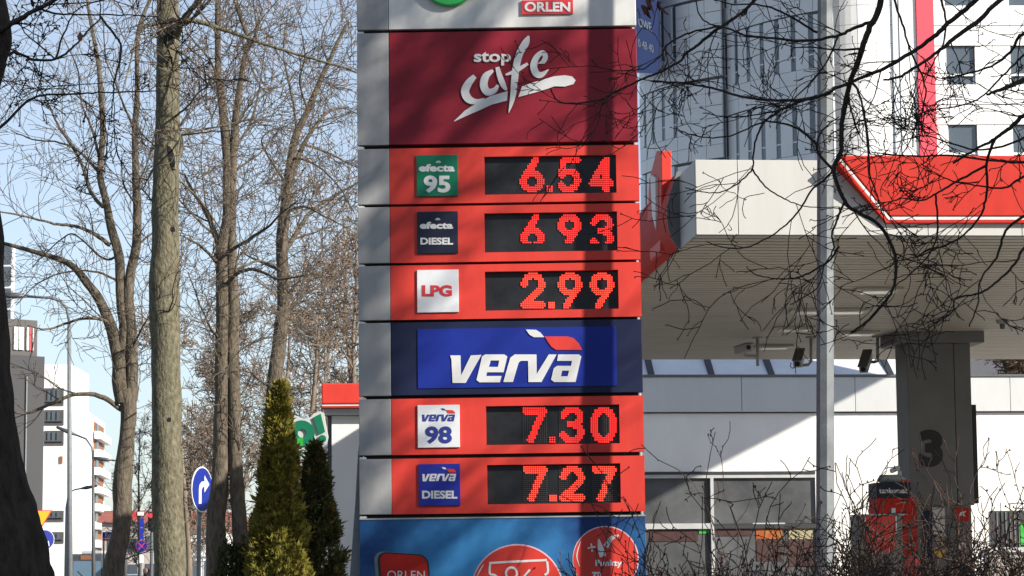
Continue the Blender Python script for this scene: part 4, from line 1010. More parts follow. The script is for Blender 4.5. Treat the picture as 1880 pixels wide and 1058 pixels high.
# ================================================================== BARE TREES
def rvec():
    while True:
        v = V3((random.uniform(-1, 1), random.uniform(-1, 1), random.uniform(-1, 1)))
        if .05 < v.length < 1: return v.normalized()
def smooth_path(P, sub=5, jit=0):
    out = []; n = len(P)
    for i in range(n - 1):
        p0, p1, p2, p3 = (P[max(0, min(n - 1, i + k))] for k in (-1, 0, 1, 2))
        for q in range(sub):
            t = q / sub
            out.append(.5 * ((2 * p1) + (p2 - p0) * t + (2 * p0 - 5 * p1 + 4 * p2 - p3) * t * t + (3 * p1 - p0 - 3 * p2 + p3) * t ** 3) + rvec() * (random.random() * jit))
    out.append(P[-1]); return out
def grow(out, p, d, L, r, lev, P):
    n = P['n'][lev]; seg = L / n; pts = [p]; rad = [r]; ds = [d]; rm = P['rmin']
    wob, up = P['wob'][lev], P['up'][lev]
    for i in range(n):
        d = (d + rvec() * wob); d.z += up; d.normalize()
        p = p + d * seg; pts.append(p); ds.append(d); rad.append(max(rm, r * (1 - (i + 1) / n * .8)))
    out.append((pts, rad))
    if lev + 1 < len(P['n']):
        for k in range(P['kids'][lev]):
            t = random.uniform(.15, 1) * n; i = min(n - 1, int(t)); q = pts[i].lerp(pts[i + 1], t - i)
            ax = ds[i].cross(rvec()); 
            if ax.length < .01: continue
            a = R(random.uniform(*P['ang']))
            dd = (Matrix.Rotation(a, 3, ax.normalized()) @ ds[i])
            grow(out, q, dd, L * random.uniform(*P.get('kr', (.35, .7))), max(rm, rad[i] * .62), lev + 1, P)
def sprout(out, pts, rad, n, Lr, P, t0=.1, rr=.45, rmax=.02):
    m_ = len(pts) - 1
    for _ in range(n):
        t = random.uniform(t0, 1) * m_; i = min(m_ - 1, int(t)); q = pts[i].lerp(pts[i + 1], t - i); d = (pts[i + 1] - pts[i]).normalized()
        ax = d.cross(rvec())
        if ax.length < .01: continue
        dd = Matrix.Rotation(R(random.uniform(*P['ang'])), 3, ax.normalized()) @ d
        grow(out, q, dd, random.uniform(*Lr), max(P['rmin'], min(rmax, rad[i] * rr)), 0, P)
def tubes(name, lst, k, mat, parent, rough=0):
    groups = {}
    for pts, rad in lst: groups.setdefault(len(pts), []).append((pts, rad))
    VV = []; FF = []; b = 0
    for n, g in groups.items():
        Pn = np.array([[tuple(p) for p in pts] for pts, _ in g]); Rn = np.array([rad for _, rad in g]); m_ = len(g)
        T_ = np.empty_like(Pn); T_[:, 1:-1] = Pn[:, 2:] - Pn[:, :-2]; T_[:, 0] = Pn[:, 1] - Pn[:, 0]; T_[:, -1] = Pn[:, -1] - Pn[:, -2]
        T_ /= np.linalg.norm(T_, axis=2, keepdims=True) + 1e-9
        ov = (Pn[:, -1] - Pn[:, 0]); ref = np.where(np.abs(ov[:, 2:3]) > .75 * np.linalg.norm(ov, axis=1, keepdims=True), np.array([[1., .13, 0]]), np.array([[0., .1, 1.]]))[:, None, :]
        A = np.cross(T_, ref); A /= np.linalg.norm(A, axis=2, keepdims=True) + 1e-9; C = np.cross(T_, A)
        th = np.arange(k) * 2 * np.pi / k
        ring = Pn[:, :, None, :] + (A[:, :, None, :] * np.cos(th)[None, None, :, None] + C[:, :, None, :] * np.sin(th)[None, None, :, None]) * Rn[:, :, None, None]
        if rough:
            q = ring.reshape(-1, 3); cen = np.repeat(Pn.reshape(-1, 3), k, axis=0)
            nz = np.array([noise.noise(V3((a[0] * 9, a[1] * 9, a[2] * 3.2))) + .5 * noise.noise(V3((a[0] * 25, a[1] * 25, a[2] * 9))) for a in q])
            q = cen + (q - cen) * (1 + rough * nz[:, None]); ring = q.reshape(ring.shape)
        VV.append(ring.reshape(-1, 3))
        idx = (np.arange(m_ * n * k) + b).reshape(m_, n, k); nx = np.roll(idx, -1, axis=2)
        FF.append(np.stack([idx[:, :-1], nx[:, :-1], nx[:, 1:], idx[:, 1:]], axis=-1).reshape(-1, 4)); b += m_ * n * k
    return npart(name, np.concatenate(VV), np.concatenate(FF), mat, parent)
def leaves(name, lst, n, size, mat, parent, spread=.05, tip=True):
    """small folded dry leaves hanging on twigs"""
    V_ = []; F_ = []
    for _ in range(n):
        pts, rad = random.choice(lst); p = pts[-1] if tip else random.choice(pts); p = p + rvec() * (random.random() * spread)
        d = (rvec() + V3((0, 0, -.6))).normalized(); s = d.cross(rvec()).normalized(); L = size * random.uniform(.6, 1.3); wv = L * .32; nrm = d.cross(s)
        b = len(V_); V_ += [p, p + d * L * .5 + s * wv + nrm * wv * .4, p + d * L, p + d * L * .5 - s * wv + nrm * wv * .4]; F_.append((b, b + 1, b + 2, b + 3))
    return npart(name, np.array([tuple(q) for q in V_]), np.array(F_), mat, parent, False)
TW = dict(n=[7, 6, 4], wob=[.24, .30, .36], up=[.07, .04, .02], kids=[6, 3, 0], ang=(25, 62), rmin=.0034)
def px_limb(pts, Y, dY=0, r0=.05, r1=.015, sub=5, jit=.008):
    n = len(pts); P = [at(x, y, Y + dY * i / (n - 1)) for i, (x, y) in enumerate(pts)]
    P = smooth_path(P, sub, jit); m_ = len(P) - 1
    return P, [r0 + (r1 - r0) * (i / m_) ** .8 for i in range(m_ + 1)]
def traced_tree(name, label, Y, trunks, limbs, mats, P=TW, dens=3.0, Lr=(.6, 1.55), group=None, rough=.10, leaf=None, limb_r=(.045, .012)):
    base_ = at(trunks[0][0][0][0], 1045, Y); base_.z = 0
    t = thing(name, label, 'tree', base_, group)
    main = []
    for pts, ws in trunks:                                          # pts px, ws half-widths px
        Pp = [at(x, y, Y) for x, y in pts]
        if pts[0][1] > 1040:
            b0_ = V3((Pp[0].x, Y, -.05)); k_ = max(2, int((Pp[0] - b0_).length / max(.1, (Pp[1] - Pp[0]).length)))
            Pp = [b0_.lerp(Pp[0], i / k_) for i in range(k_)] + Pp; ws = [ws[0] * (1.4 - .4 * i / k_) for i in range(k_)] + list(ws)
        n = len(Pp); sub = 8; Q = smooth_path(Pp, sub); rr = []
        for i in range(n - 1): rr += [ws[i] + (ws[i + 1] - ws[i]) * q / sub for q in range(sub)]
        rr.append(ws[-1]); main.append((Q, [q * Y / 4500 for q in rr]))
    tubes('trunk', main, 20, mats[0], t, rough)
    L = []
    for lm in limbs:
        pts = lm[0]; r0 = (lm[1] if len(lm) > 1 else 6) / 2 * Y / 4500; L.append(px_limb(pts, Y, random.uniform(-1.4, 1.4), r0, max(.006, r0 * .3)))
    if L:
        for l in L: tubes('limb', [l], 8, mats[0], t, .12)
    out = []
    for P_, r_ in L:
        ln = sum((P_[i + 1] - P_[i]).length for i in range(len(P_) - 1))
        sprout(out, P_, r_, int(ln * dens * 2.4), Lr, P)
    for P_, r_ in main:
        ln = sum((P_[i + 1] - P_[i]).length for i in range(len(P_) - 1))
        sprout(out, P_, r_, int(ln * dens * .7), Lr, P, .25, .14, .012)
    cr = tubes('crown', out, 3, mats[1], t)
    cr['kind'] = 'stuff'
    if leaf: leaves('dry_leaves', out, leaf, .035, K['dry_leaf'], t)['kind'] = 'stuff'
    return t, main, out

# --- forked tree left of the big trunk
traced_tree('bare_tree', 'forked bare tree with low curved limb left of the thick trunk', 30,
    [([(208, 1050), (216, 1008), (223, 968), (225, 900), (227, 868), (233, 805), (236, 760), (232, 715)], [18.5, 18, 16.5, 18, 17, 14.5, 15, 15]),
     ([(226, 740), (220, 700), (218, 656), (204, 602), (184, 554), (160, 520), (129, 486), (85, 469), (0, 445)], [15, 14, 13, 11, 9, 8, 6, 5, 3]),
     ([(220, 670), (228, 605), (223, 561), (221, 513), (218, 469), (204, 418), (194, 367), (184, 320), (189, 238), (185, 170), (180, 112), (163, 20), (155, -60)], [9, 10, 10, 9, 9, 8, 7, 6, 5.5, 5, 4, 3, 2]),
     ([(238, 740), (242, 707), (242, 622), (236, 554), (239, 503), (250, 452), (252, 384), (250, 340), (248, 238), (252, 170), (254, 61), (280, -10)], [12, 11, 11, 10, 9, 8.5, 8, 7, 6, 5, 4, 3])],
    [([(204, 602), (190, 588), (153, 585), (119, 595), (85, 605), (51, 598)], 8), ([(222, 752), (183, 727), (135, 725), (88, 744), (51, 759), (20, 756)], 11),
     ([(200, 449), (170, 428), (136, 415), (99, 411), (51, 398), (0, 389)], 9), ([(190, 380), (167, 353), (146, 292), (109, 235), (95, 204), (82, 177), (60, 150)], 8),
     ([(184, 320), (146, 279), (110, 262), (60, 256), (20, 240)], 6), ([(250, 452), (290, 424), (340, 430)], 6), ([(185, 300), (170, 240), (150, 190), (140, 120), (100, 40)], 6),
     ([(248, 240), (230, 200), (215, 160), (195, 110), (190, 40)], 5), ([(250, 340), (270, 300), (285, 240), (290, 200)], 4), ([(242, 640), (262, 600), (278, 575)], 5), ([(240, 690), (256, 670), (276, 668)], 5),
     ([(218, 470), (190, 475), (150, 440), (130, 430), (100, 450), (60, 490)], 5), ([(221, 520), (180, 500), (120, 500), (70, 520), (30, 560)], 5), ([(252, 380), (232, 350), (225, 330), (224, 290)], 4)],
    (K['bark_brown'], K['twig_grey']), dens=1.5)
# --- big straight trunk
t3, m3, _ = traced_tree('bare_tree', 'thick straight grey-green trunk with dark bark scars, tallest on the left', 23.5,
    [([(312, 1050), (309, 960), (307, 880), (306, 760), (304, 640), (302, 560), (301, 520), (304, 470), (303, 400), (305, 300), (308, 210), (308, 120), (308, 40), (307, -60), (308, -220)], [29, 29, 29, 27, 27, 28, 28.5, 26, 25, 24, 22.5, 21, 20.5, 19.5, 18])],
    [([(322, 70), (334, 40), (352, 18), (372, -10), (390, -60)], 17), ([(338, 34), (372, 42), (420, 58), (462, 72), (520, 92), (575, 108), (625, 122), (660, 136)], 11),
     ([(292, 44), (270, 48), (256, 58), (248, 78), (238, 120), (225, 170)], 7), ([(322, 310), (333, 270), (336, 246), (362, 240), (412, 230), (470, 215)], 8), ([(336, 248), (380, 243), (430, 240)], 4),
     ([(320, 215), (340, 200), (366, 170), (395, 150)], 5), ([(326, 330), (350, 350), (380, 385), (410, 430)], 5), ([(288, 300), (270, 330), (262, 350)], 4), ([(320, 90), (345, 105), (375, 135), (405, 155)], 5)],
    (K['bark_grey'], K['twig_brown']), dens=2.2, Lr=(.4, 1.0), rough=.085)
def scar(px, py, wpx, hpx, Y, rt, tilt=0):
    c = at(px, py, Y - rt); fr = Fr(c, V3((1, 0, 0)), V3((math.sin(tilt), 0, 1)))
    def blob(s): return [(math.cos(a) * wpx / 2 * s * Y / 4500 * (1 + .22 * math.sin(3 * a + px)), math.sin(a) * hpx / 2 * s * Y / 4500 * (1 + .1 * math.cos(2 * a))) for a in [k * math.pi / 12 for k in range(24)]]
    part('scar_callus', MB().prism(fr, blob(1.18), -.05, .004), K['scar_rim'], t3, .006)
    part('bark_scar', MB().prism(fr, blob(1.0), -.05, .010), K['scar'], t3, .004)
scar(313, 58, 25, 60, 23.5, .100, .12); scar(315, 288, 10, 46, 23.5, .115, -.25); scar(308, 108, 18, 12, 23.5, .108); scar(296, 192, 7, 12, 23.5, .10); scar(318, 420, 7, 9, 23.5, .112); scar(297, 610, 8, 10, 23.5, .13); scar(312, 770, 6, 8, 23.5, .135)
# --- paired trunks
traced_tree('bare_tree', 'paired slim bare trunks standing left of the conifers', 28.2,
    [([(398, 1050), (396, 960), (404, 880), (406, 800), (408, 707), (409, 588), (409, 503), (407, 469), (412, 440), (418, 400), (418, 350), (417, 289), (409, 204), (402, 150), (400, 102), (400, 0), (402, -60)], [19, 18, 16, 14.5, 13.5, 13, 12.5, 12.5, 11.5, 10, 9.5, 9, 8, 7, 6, 5, 4]),
     ([(446, 1050), (440, 960), (434, 880), (431, 790), (429, 707), (427, 639), (429, 571), (426, 486), (425, 420), (426, 340), (431, 238), (439, 170), (450, 102), (458, 78), (446, 44), (427, -10)], [15, 14, 13, 12, 11.5, 11, 10.5, 10, 9, 8, 7, 6, 5, 4.5, 4, 3])],
    [([(407, 469), (395, 428), (375, 384), (352, 348), (338, 320)], 14), ([(410, 527), (446, 496), (484, 500), (511, 513), (558, 506)], 9), ([(412, 469), (453, 442), (490, 418), (518, 391), (545, 370)], 8),
     ([(402, 486), (368, 452), (331, 432)], 8), ([(426, 500), (470, 480), (500, 486), (520, 500)], 6), ([(402, 150), (385, 110), (360, 80), (340, 55)], 6), ([(431, 230), (460, 190), (480, 165), (520, 158), (545, 130)], 6),
     ([(427, 640), (445, 620), (452, 625)], 6), ([(400, 620), (385, 600), (368, 560), (345, 500)], 6), ([(417, 300), (440, 260), (462, 220), (478, 150), (490, 60)], 7), ([(450, 100), (470, 60), (465, 0)], 5), ([(417, 330), (450, 300), (480, 280), (510, 240)], 5)],
    (K['bark_brown'], K['twig_grey']), dens=1.5, leaf=700)
# --- single trunk behind the conifer
traced_tree('bare_tree', 'bare tree rising behind the tall conifer with reddish leaf tufts', 33,
    [([(497, 1050), (498, 900), (500, 800), (504, 707), (514, 622), (521, 554), (518, 486), (518, 435), (524, 384), (528, 340), (535, 289), (545, 245), (565, 204), (589, 146), (603, 116), (620, 78), (640, 40)], [17, 16, 15, 14, 13, 12, 11, 11, 10, 9, 8, 7, 6, 5, 4.5, 3.5, 2.5])],
    [([(532, 323), (558, 265), (582, 228), (606, 204), (640, 197)], 12), ([(522, 462), (545, 428), (569, 391), (606, 364), (650, 340)], 12), ([(518, 500), (490, 486), (455, 470), (440, 455)], 7), ([(515, 610), (545, 580), (556, 570)], 6),
     ([(545, 245), (540, 200), (530, 150), (520, 90), (530, 20)], 6), ([(565, 204), (550, 150), (560, 100), (548, 40)], 5), ([(603, 116), (590, 70), (610, 20)], 5), ([(558, 265), (600, 280), (640, 300), (660, 310)], 6), ([(528, 340), (500, 300), (480, 260), (495, 240)], 6),
     ([(530, 570), (560, 540), (600, 520), (640, 490)], 7), ([(524, 390), (560, 380), (600, 400), (640, 420)], 6), ([(535, 290), (575, 300), (620, 340), (650, 390)], 6)],
    (K['bark_brown'], K['twig_brown']), dens=1.7, Lr=(.6, 1.5), leaf=2000)
# --- background thicket: individual trees, dense brown twigs
TF = dict(n=[6, 5, 4, 3], wob=[.22, .34, .42, .5], up=[.10, .05, .02, 0], kids=[7, 6, 4, 0], ang=(22, 58), rmin=.0085)
def far_tree(px, Y, ytop, spread_px, label, seed, mat='twig_far', nb=26, leaf=0):
    random.seed(seed)
    b = at(px, 1045, Y); b.z = 0; H = at(px, ytop, Y).z
    t = thing('bare_tree', label, 'tree', b, 'bare brown trees in the background thicket')
    P = [V3((b.x, Y, 0))]; d = V3((random.uniform(-.08, .08), 0, 1))
    for k in range(8): P.append(P[-1] + (d + rvec() * .06).normalized() * H * .92 / 8)
    P = smooth_path(P, 3); r0 = .012 * H; rad = [r0 * (1 - .85 * i / (len(P) - 1)) for i in range(len(P))]
    tubes('trunk', [(P, rad)], 8, K[mat], t, .1)
    out = []; sp = spread_px * Y / 4500
    sprout(out, P, rad, nb, (sp * .7, sp * 1.25), TF, .12, .5, .05)
    c = tubes('crown', out, 3, K[mat], t); c['kind'] = 'stuff'
    if leaf: leaves('dry_leaves', out, leaf, .09, K['dry_leaf'], t)['kind'] = 'stuff'
    return t
wh = ['first', 'second', 'third', 'fourth', 'fifth', 'sixth', 'seventh', 'eighth']
spec = [(352, 64, 600, 85, 0), (395, 72, 520, 95, 0), (448, 60, 500, 100, 80), (486, 76, 470, 100, 0), (545, 58, 430, 110, 250), (585, 66, 400, 110, 200), (632, 56, 380, 110, 250), (668, 70, 330, 120, 250)]
for i, (px, Y, yt_, sp, lf) in enumerate(spec):
    far_tree(px, Y, yt_, sp, 'bare brown background tree, %s from the thick trunk in the thicket row' % wh[i], 100 + i, leaf=lf, nb=14)
far_tree(345, 85, 700, 60, 'low pale bare tree behind the round turn sign', 130, nb=18)
far_tree(258, 120, 760, 50, 'small thin tree beyond the forked tree near the traffic light', 131, nb=12)
far_tree(1845, 58, 600, 90, 'brown leafy tree behind the station roof right of the column', 140, 'twig_brown', 26, 1500)
random.seed(5)
# --- dark leaning tree at the left edge
TD = dict(n=[6, 5, 4], wob=[.24, .32, .4], up=[.03, .0, -.02], kids=[4, 2, 0], ang=(25, 65), rmin=.0018)
def dark_tree(name, label, Y, trunks, limbs, dens, Lr, leaf=0):
    b = at(trunks[0][0][0][0], 1045, Y); b.z = 0
    t = thing(name, label, 'tree', b); main = []
    for pts, ws in trunks:
        Pp = [at(x, y, Y) for x, y in pts]
        if pts[0][1] > 1040: b0_ = V3((Pp[0].x - .05, Y, -.1)); k_ = max(2, int((Pp[0] - b0_).length / max(.1, (Pp[1] - Pp[0]).length))); Pp = [b0_.lerp(Pp[0], i / k_) for i in range(k_)] + Pp; ws = [ws[0] * (1.35 - .35 * i / k_) for i in range(k_)] + list(ws)
        Q = smooth_path(Pp, 8); rr = []
        for i in range(len(Pp) - 1): rr += [ws[i] + (ws[i + 1] - ws[i]) * q / 8 for q in range(8)]
        rr.append(ws[-1]); main.append((Q, [q * Y / 4500 for q in rr]))
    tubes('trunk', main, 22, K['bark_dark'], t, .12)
    out = []
    for lm in limbs:
        pts, wpx = lm[0], lm[1]; Y0 = lm[2] if len(lm) > 2 else Y; dY = lm[3] if len(lm) > 3 else random.uniform(-.8, .8)
        r0 = wpx * .44 * Y0 / 4500
        P_, r_ = px_limb(pts, Y0, dY, r0, max(.0022, r0 * .35), 6, .004)
        tubes('limb', [(P_, r_)], 7, K['bark_dark'], t, .12)
        ln = sum((P_[i + 1] - P_[i]).length for i in range(len(P_) - 1)); sprout(out, P_, r_, max(2, int(ln * dens)), Lr, TD, .08, .42, .008)
    c = tubes('crown', out, 4, K['twig_dark'], t); c['kind'] = 'stuff'
    leaves('buds', out, 2600, .009, K['twig_brown'], t, .003)['kind'] = 'stuff'
    if leaf: leaves('dead_leaves', out, leaf, .05, K['dead_leaf'], t)['kind'] = 'stuff'
    return t, out
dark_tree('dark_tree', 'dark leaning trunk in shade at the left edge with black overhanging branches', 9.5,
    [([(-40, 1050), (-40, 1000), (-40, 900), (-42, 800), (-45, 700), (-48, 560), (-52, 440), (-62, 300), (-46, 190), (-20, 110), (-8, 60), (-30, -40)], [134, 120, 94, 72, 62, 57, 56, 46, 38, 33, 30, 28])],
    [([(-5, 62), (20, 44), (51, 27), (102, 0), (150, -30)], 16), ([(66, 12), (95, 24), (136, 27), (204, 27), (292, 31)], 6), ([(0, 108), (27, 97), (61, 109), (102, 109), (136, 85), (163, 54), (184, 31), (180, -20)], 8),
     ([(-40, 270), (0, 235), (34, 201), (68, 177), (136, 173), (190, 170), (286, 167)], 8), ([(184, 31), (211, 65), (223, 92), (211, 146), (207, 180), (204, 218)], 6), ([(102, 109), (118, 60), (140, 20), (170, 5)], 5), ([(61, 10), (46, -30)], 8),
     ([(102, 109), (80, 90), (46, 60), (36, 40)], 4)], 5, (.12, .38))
bits = thing('orange_leaf', 'single orange dry leaf caught on a black branch top left', 'leaf', at(147, 68, 9.2))
q = at(147, 68, 9.2); part('blade', MB().add([q + V3(a) for a in ((0, 0, .02), (.012, -.004, .006), (.006, .002, -.016), (-.008, -.004, -.012), (-.012, .004, .004))], [(0, 1, 2, 3, 4)]), K['dry_leaf'], bits)
part('stalk', MB().tube([q + V3((0, 0, .02)), q + V3((.002, 0, .045))], .001, 4), K['dry_leaf'], bits)

# --- tree whose branches hang in at the upper right (its trunk stands out of view)
zb2 = lambda pts: [(1500 + x * .2836, y * .2836) for x, y in pts]
A_ = [([(1625, -40), (1612, 23), (1596, 51), (1585, 85), (1571, 125), (1560, 153), (1550, 198), (1545, 241), (1545, 278), (1531, 314), (1551, 370), (1574, 390), (1612, 412), (1639, 455), (1645, 495), (1638, 534), (1613, 568), (1588, 594), (1562, 611)], 15, 11.0),
      ([(1900, -40), (1837, 0), (1798, 37), (1755, 68), (1721, 96), (1684, 122), (1656, 139), (1622, 147)], 13, 10.2),
      ([(1830, -40), (1789, 3), (1741, 43), (1710, 71), (1670, 99), (1625, 125), (1577, 145), (1540, 160), (1492, 181), (1415, 184), (1358, 177), (1316, 164), (1259, 153), (1197, 149)], 12, 10.6),
      ([(1930, 40), (1880, 62), (1869, 71), (1854, 96), (1820, 122), (1772, 136), (1730, 145)], 10, 9.8),
      ([(1930, 135), (1880, 147), (1840, 164), (1812, 174)], 15, 9.6),
      ([(1940, 190), (1880, 213), (1854, 235), (1826, 255), (1790, 275), (1750, 300)], 12, 10.0),
      ([(1600, 40), (1560, 55), (1540, 65), (1486, 75), (1401, 69), (1364, 64), (1341, 54), (1307, 45), (1285, 28), (1275, -10)], 8, 11.2),
      ([(1440, -40), (1387, 0), (1370, 17), (1344, 37), (1313, 57), (1282, 82), (1259, 99), (1248, 113), (1211, 133), (1177, 147), (1119, 175), (1092, 186), (1031, 189), (1010, 162)], 9, 11.5),
      ([(1322, 48), (1268, 60), (1225, 82), (1211, 105), (1174, 128), (1108, 126), (1086, 110)], 5, 11.5),
      ([(1540, 283), (1526, 317), (1489, 351), (1466, 388), (1432, 422), (1401, 441), (1373, 454), (1336, 456), (1296, 444)], 6, 11.0),
      ([(1500, 176), (1443, 198), (1407, 221), (1390, 250), (1383, 285), (1381, 311), (1358, 334), (1330, 351), (1302, 354), (1258, 345)], 6, 11.0),
      ([(1381, 311), (1404, 342), (1440, 365), (1478, 379), (1540, 380)], 4, 11.0),
      ([(1540, 453), (1520, 481), (1478, 504), (1449, 512), (1415, 511), (1387, 504), (1370, 490)], 5, 11.0),
      ([(1551, 370), (1540, 395), (1528, 430), (1530, 458), (1511, 492), (1500, 530), (1450, 560)], 6, 11.0),
      ([(1585, 200), (1594, 260), (1596, 317), (1608, 351), (1616, 380), (1625, 410)], 6, 10.9),
      ([(1560, 150), (1577, 170), (1588, 227), (1595, 295)], 7, 10.9),
      ([(1636, -20), (1656, 43), (1670, 88), (1696, 150), (1698, 184), (1681, 235), (1650, 290), (1600, 300)], 6, 10.6),
      ([(1721, -20), (1735, 31), (1732, 79), (1715, 113), (1696, 153)], 6, 10.4),
      ([(1930, 350), (1880, 396), (1846, 424), (1829, 473), (1800, 515), (1795, 560), (1780, 600)], 8, 10.0),
      ([(1920, 420), (1880, 456), (1863, 484), (1826, 521), (1798, 538), (1755, 549), (1747, 574), (1704, 602)], 7, 10.0),
      ([(1826, 255), (1812, 297), (1812, 351), (1800, 396), (1764, 436), (1727, 453), (1690, 470), (1640, 480)], 7, 10.1),
      ([(1812, 303), (1755, 334), (1718, 356), (1693, 368), (1653, 365), (1622, 379)], 6, 10.1),
      ([(1718, 356), (1721, 396), (1721, 430), (1704, 470), (1670, 504), (1642, 527), (1610, 560)], 5, 10.2),
      ([(1930, 280), (1880, 297), (1812, 294), (1740, 285), (1680, 288), (1600, 280)], 7, 10.2),
      ([(1920, 300), (1870, 330), (1840, 345), (1790, 340), (1740, 330), (1690, 300)], 6, 10.2),
      ([(1920, 230), (1860, 262), (1800, 275), (1740, 262), (1700, 250), (1640, 262)], 6, 10.2),
      ([(1880, 100), (1840, 140), (1800, 180), (1760, 195), (1700, 205), (1640, 230)], 5, 10.0),
      ([(1502, 268), (1470, 240), (1440, 228), (1400, 225), (1340, 250), (1280, 250), (1240, 235)], 6, 11.0),
      ([(1531, 314), (1500, 275), (1510, 240), (1540, 215)], 7, 11.0),
      ([(1500, 60), (1450, 30), (1400, 10), (1340, 8), (1290, -10)], 6, 11.0),
      ([(1540, 65), (1520, 110), (1490, 150), (1450, 190), (1420, 225)], 5, 11.0),
      ([(1500, 176), (1420, 205), (1350, 215), (1290, 208)], 4, 11.0)]
tk_ = V3((4.1, 8.8, 0))
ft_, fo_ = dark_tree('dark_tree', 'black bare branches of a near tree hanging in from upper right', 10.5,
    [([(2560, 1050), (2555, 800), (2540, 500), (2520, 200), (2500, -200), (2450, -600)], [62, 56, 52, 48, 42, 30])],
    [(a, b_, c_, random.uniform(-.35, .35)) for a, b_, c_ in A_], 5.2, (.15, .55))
# joins from the hidden trunk to the hanging branches, and the crown above the frame
random.seed(21)
jl = []
for (x, y, Y, wpx, y0) in ((1900, -40, 10.2, 16, -260), (1830, -40, 10.6, 16, -330), (1930, 40, 9.8, 14, -120), (1930, 135, 9.6, 17, -60), (1940, 190, 10.0, 14, 20), (1930, 350, 10.0, 12, 120), (1920, 420, 10.0, 11, 260), (1930, 280, 10.2, 10, 60), (1625, -40, 11.0, 17, -420), (1440, -40, 11.5, 12, -520), (1636, -20, 10.6, 8, -430), (1721, -20, 10.4, 8, -360)):
    a = at(x, y, Y); b_ = at(2515, y0, 10.5); mid = (a + b_) / 2 + V3((0, 0, .25)); r0 = wpx / 2 * Y / 4500
    P_ = smooth_path([b_, mid, a], 8, .01); jl.append((P_, [r0 * (1.7 - .7 * i / (len(P_) - 1)) for i in range(len(P_))]))
for l in jl: tubes('limb', [l], 8, K['bark_dark'], ft_, .1)
TC = dict(n=[7, 6, 5], wob=[.22, .34, .45], up=[.05, .02, 0], kids=[7, 6, 0], ang=(25, 65), rmin=.005)
oc = []
Q = smooth_path([at(2500, -200, 10.5), at(2450, -600, 10.5), at(2480, -1100, 10.7), at(2500, -1500, 10.9)], 8, .02)
tubes('limb', [(Q, [.10 - .06 * i / (len(Q) - 1) for i in range(len(Q))])], 10, K['bark_dark'], ft_, .1)
sprout(oc, Q, [.1] * len(Q), 30, (1.6, 3.0), TC, .05, .4, .035)
c = tubes('crown', oc, 4, K['twig_dark'], ft_); c['kind'] = 'stuff'
lv = thing('dead_leaf_tuft', 'hanging tuft of curled dead red-brown leaves above the blue banner', 'leaves', at(1196, -20, 11.4))
V_ = []
for k in range(16):
    p0 = at(random.uniform(1178, 1210), random.uniform(-30, 12), 11.4 + random.uniform(-.06, .06)); L = random.uniform(.04, .09)
    pts = [p0]; d = V3((random.uniform(-.4, .4), random.uniform(-.4, .4), -1))
    for j in range(4): d = (d + rvec() * .4).normalized(); pts.append(pts[-1] + d * L / 4)
    mb = MB(); s = rvec().cross(d).normalized()
    vs = []
    for j, p in enumerate(pts): wv = .010 * math.sin(math.pi * (j + .4) / 4.8); vs += [p - s * wv, p + d.cross(s) * wv * .6, p + s * wv]
    mb.add(vs, [(3 * j + e, 3 * j + e + 1, 3 * j + e + 4, 3 * j + e + 3) for j in range(4) for e in (0, 1)])
    part('leaf', mb, K['dead_leaf'], lv)

# --- second off-frame tree on the sun side, dappling the pylon
random.seed(33)
ot = thing('bare_tree', 'bare tree out of view to the right that dapples the price pylon', 'tree', V3((9.3, 10.6, 0)))
P = smooth_path([V3((9.3, 10.6, 0)), V3((9.35, 10.6, 2.5)), V3((9.2, 10.8, 5)), V3((9.3, 11.2, 8)), V3((9.1, 11.5, 13))], 6, .02)
tubes('trunk', [(P, [.17 - .13 * i / (len(P) - 1) for i in range(len(P))])], 14, K['bark_brown'], ot, .1)
oc = []; TO = dict(n=[7, 6, 5], wob=[.18, .3, .4], up=[.10, .05, 0], kids=[5, 3, 0], ang=(25, 60), rmin=.010)
sprout(oc, P, [.17] * len(P), 16, (1.8, 3.2), TO, .55, .4, .06)
TO['kids'] = [6, 5, 0]; sprout(oc, P, [.17] * len(P), 75, (.8, 1.5), TO, .48, .35, .045)
c = tubes('crown', oc, 4, K['twig_brown'], ot); c['kind'] = 'stuff'

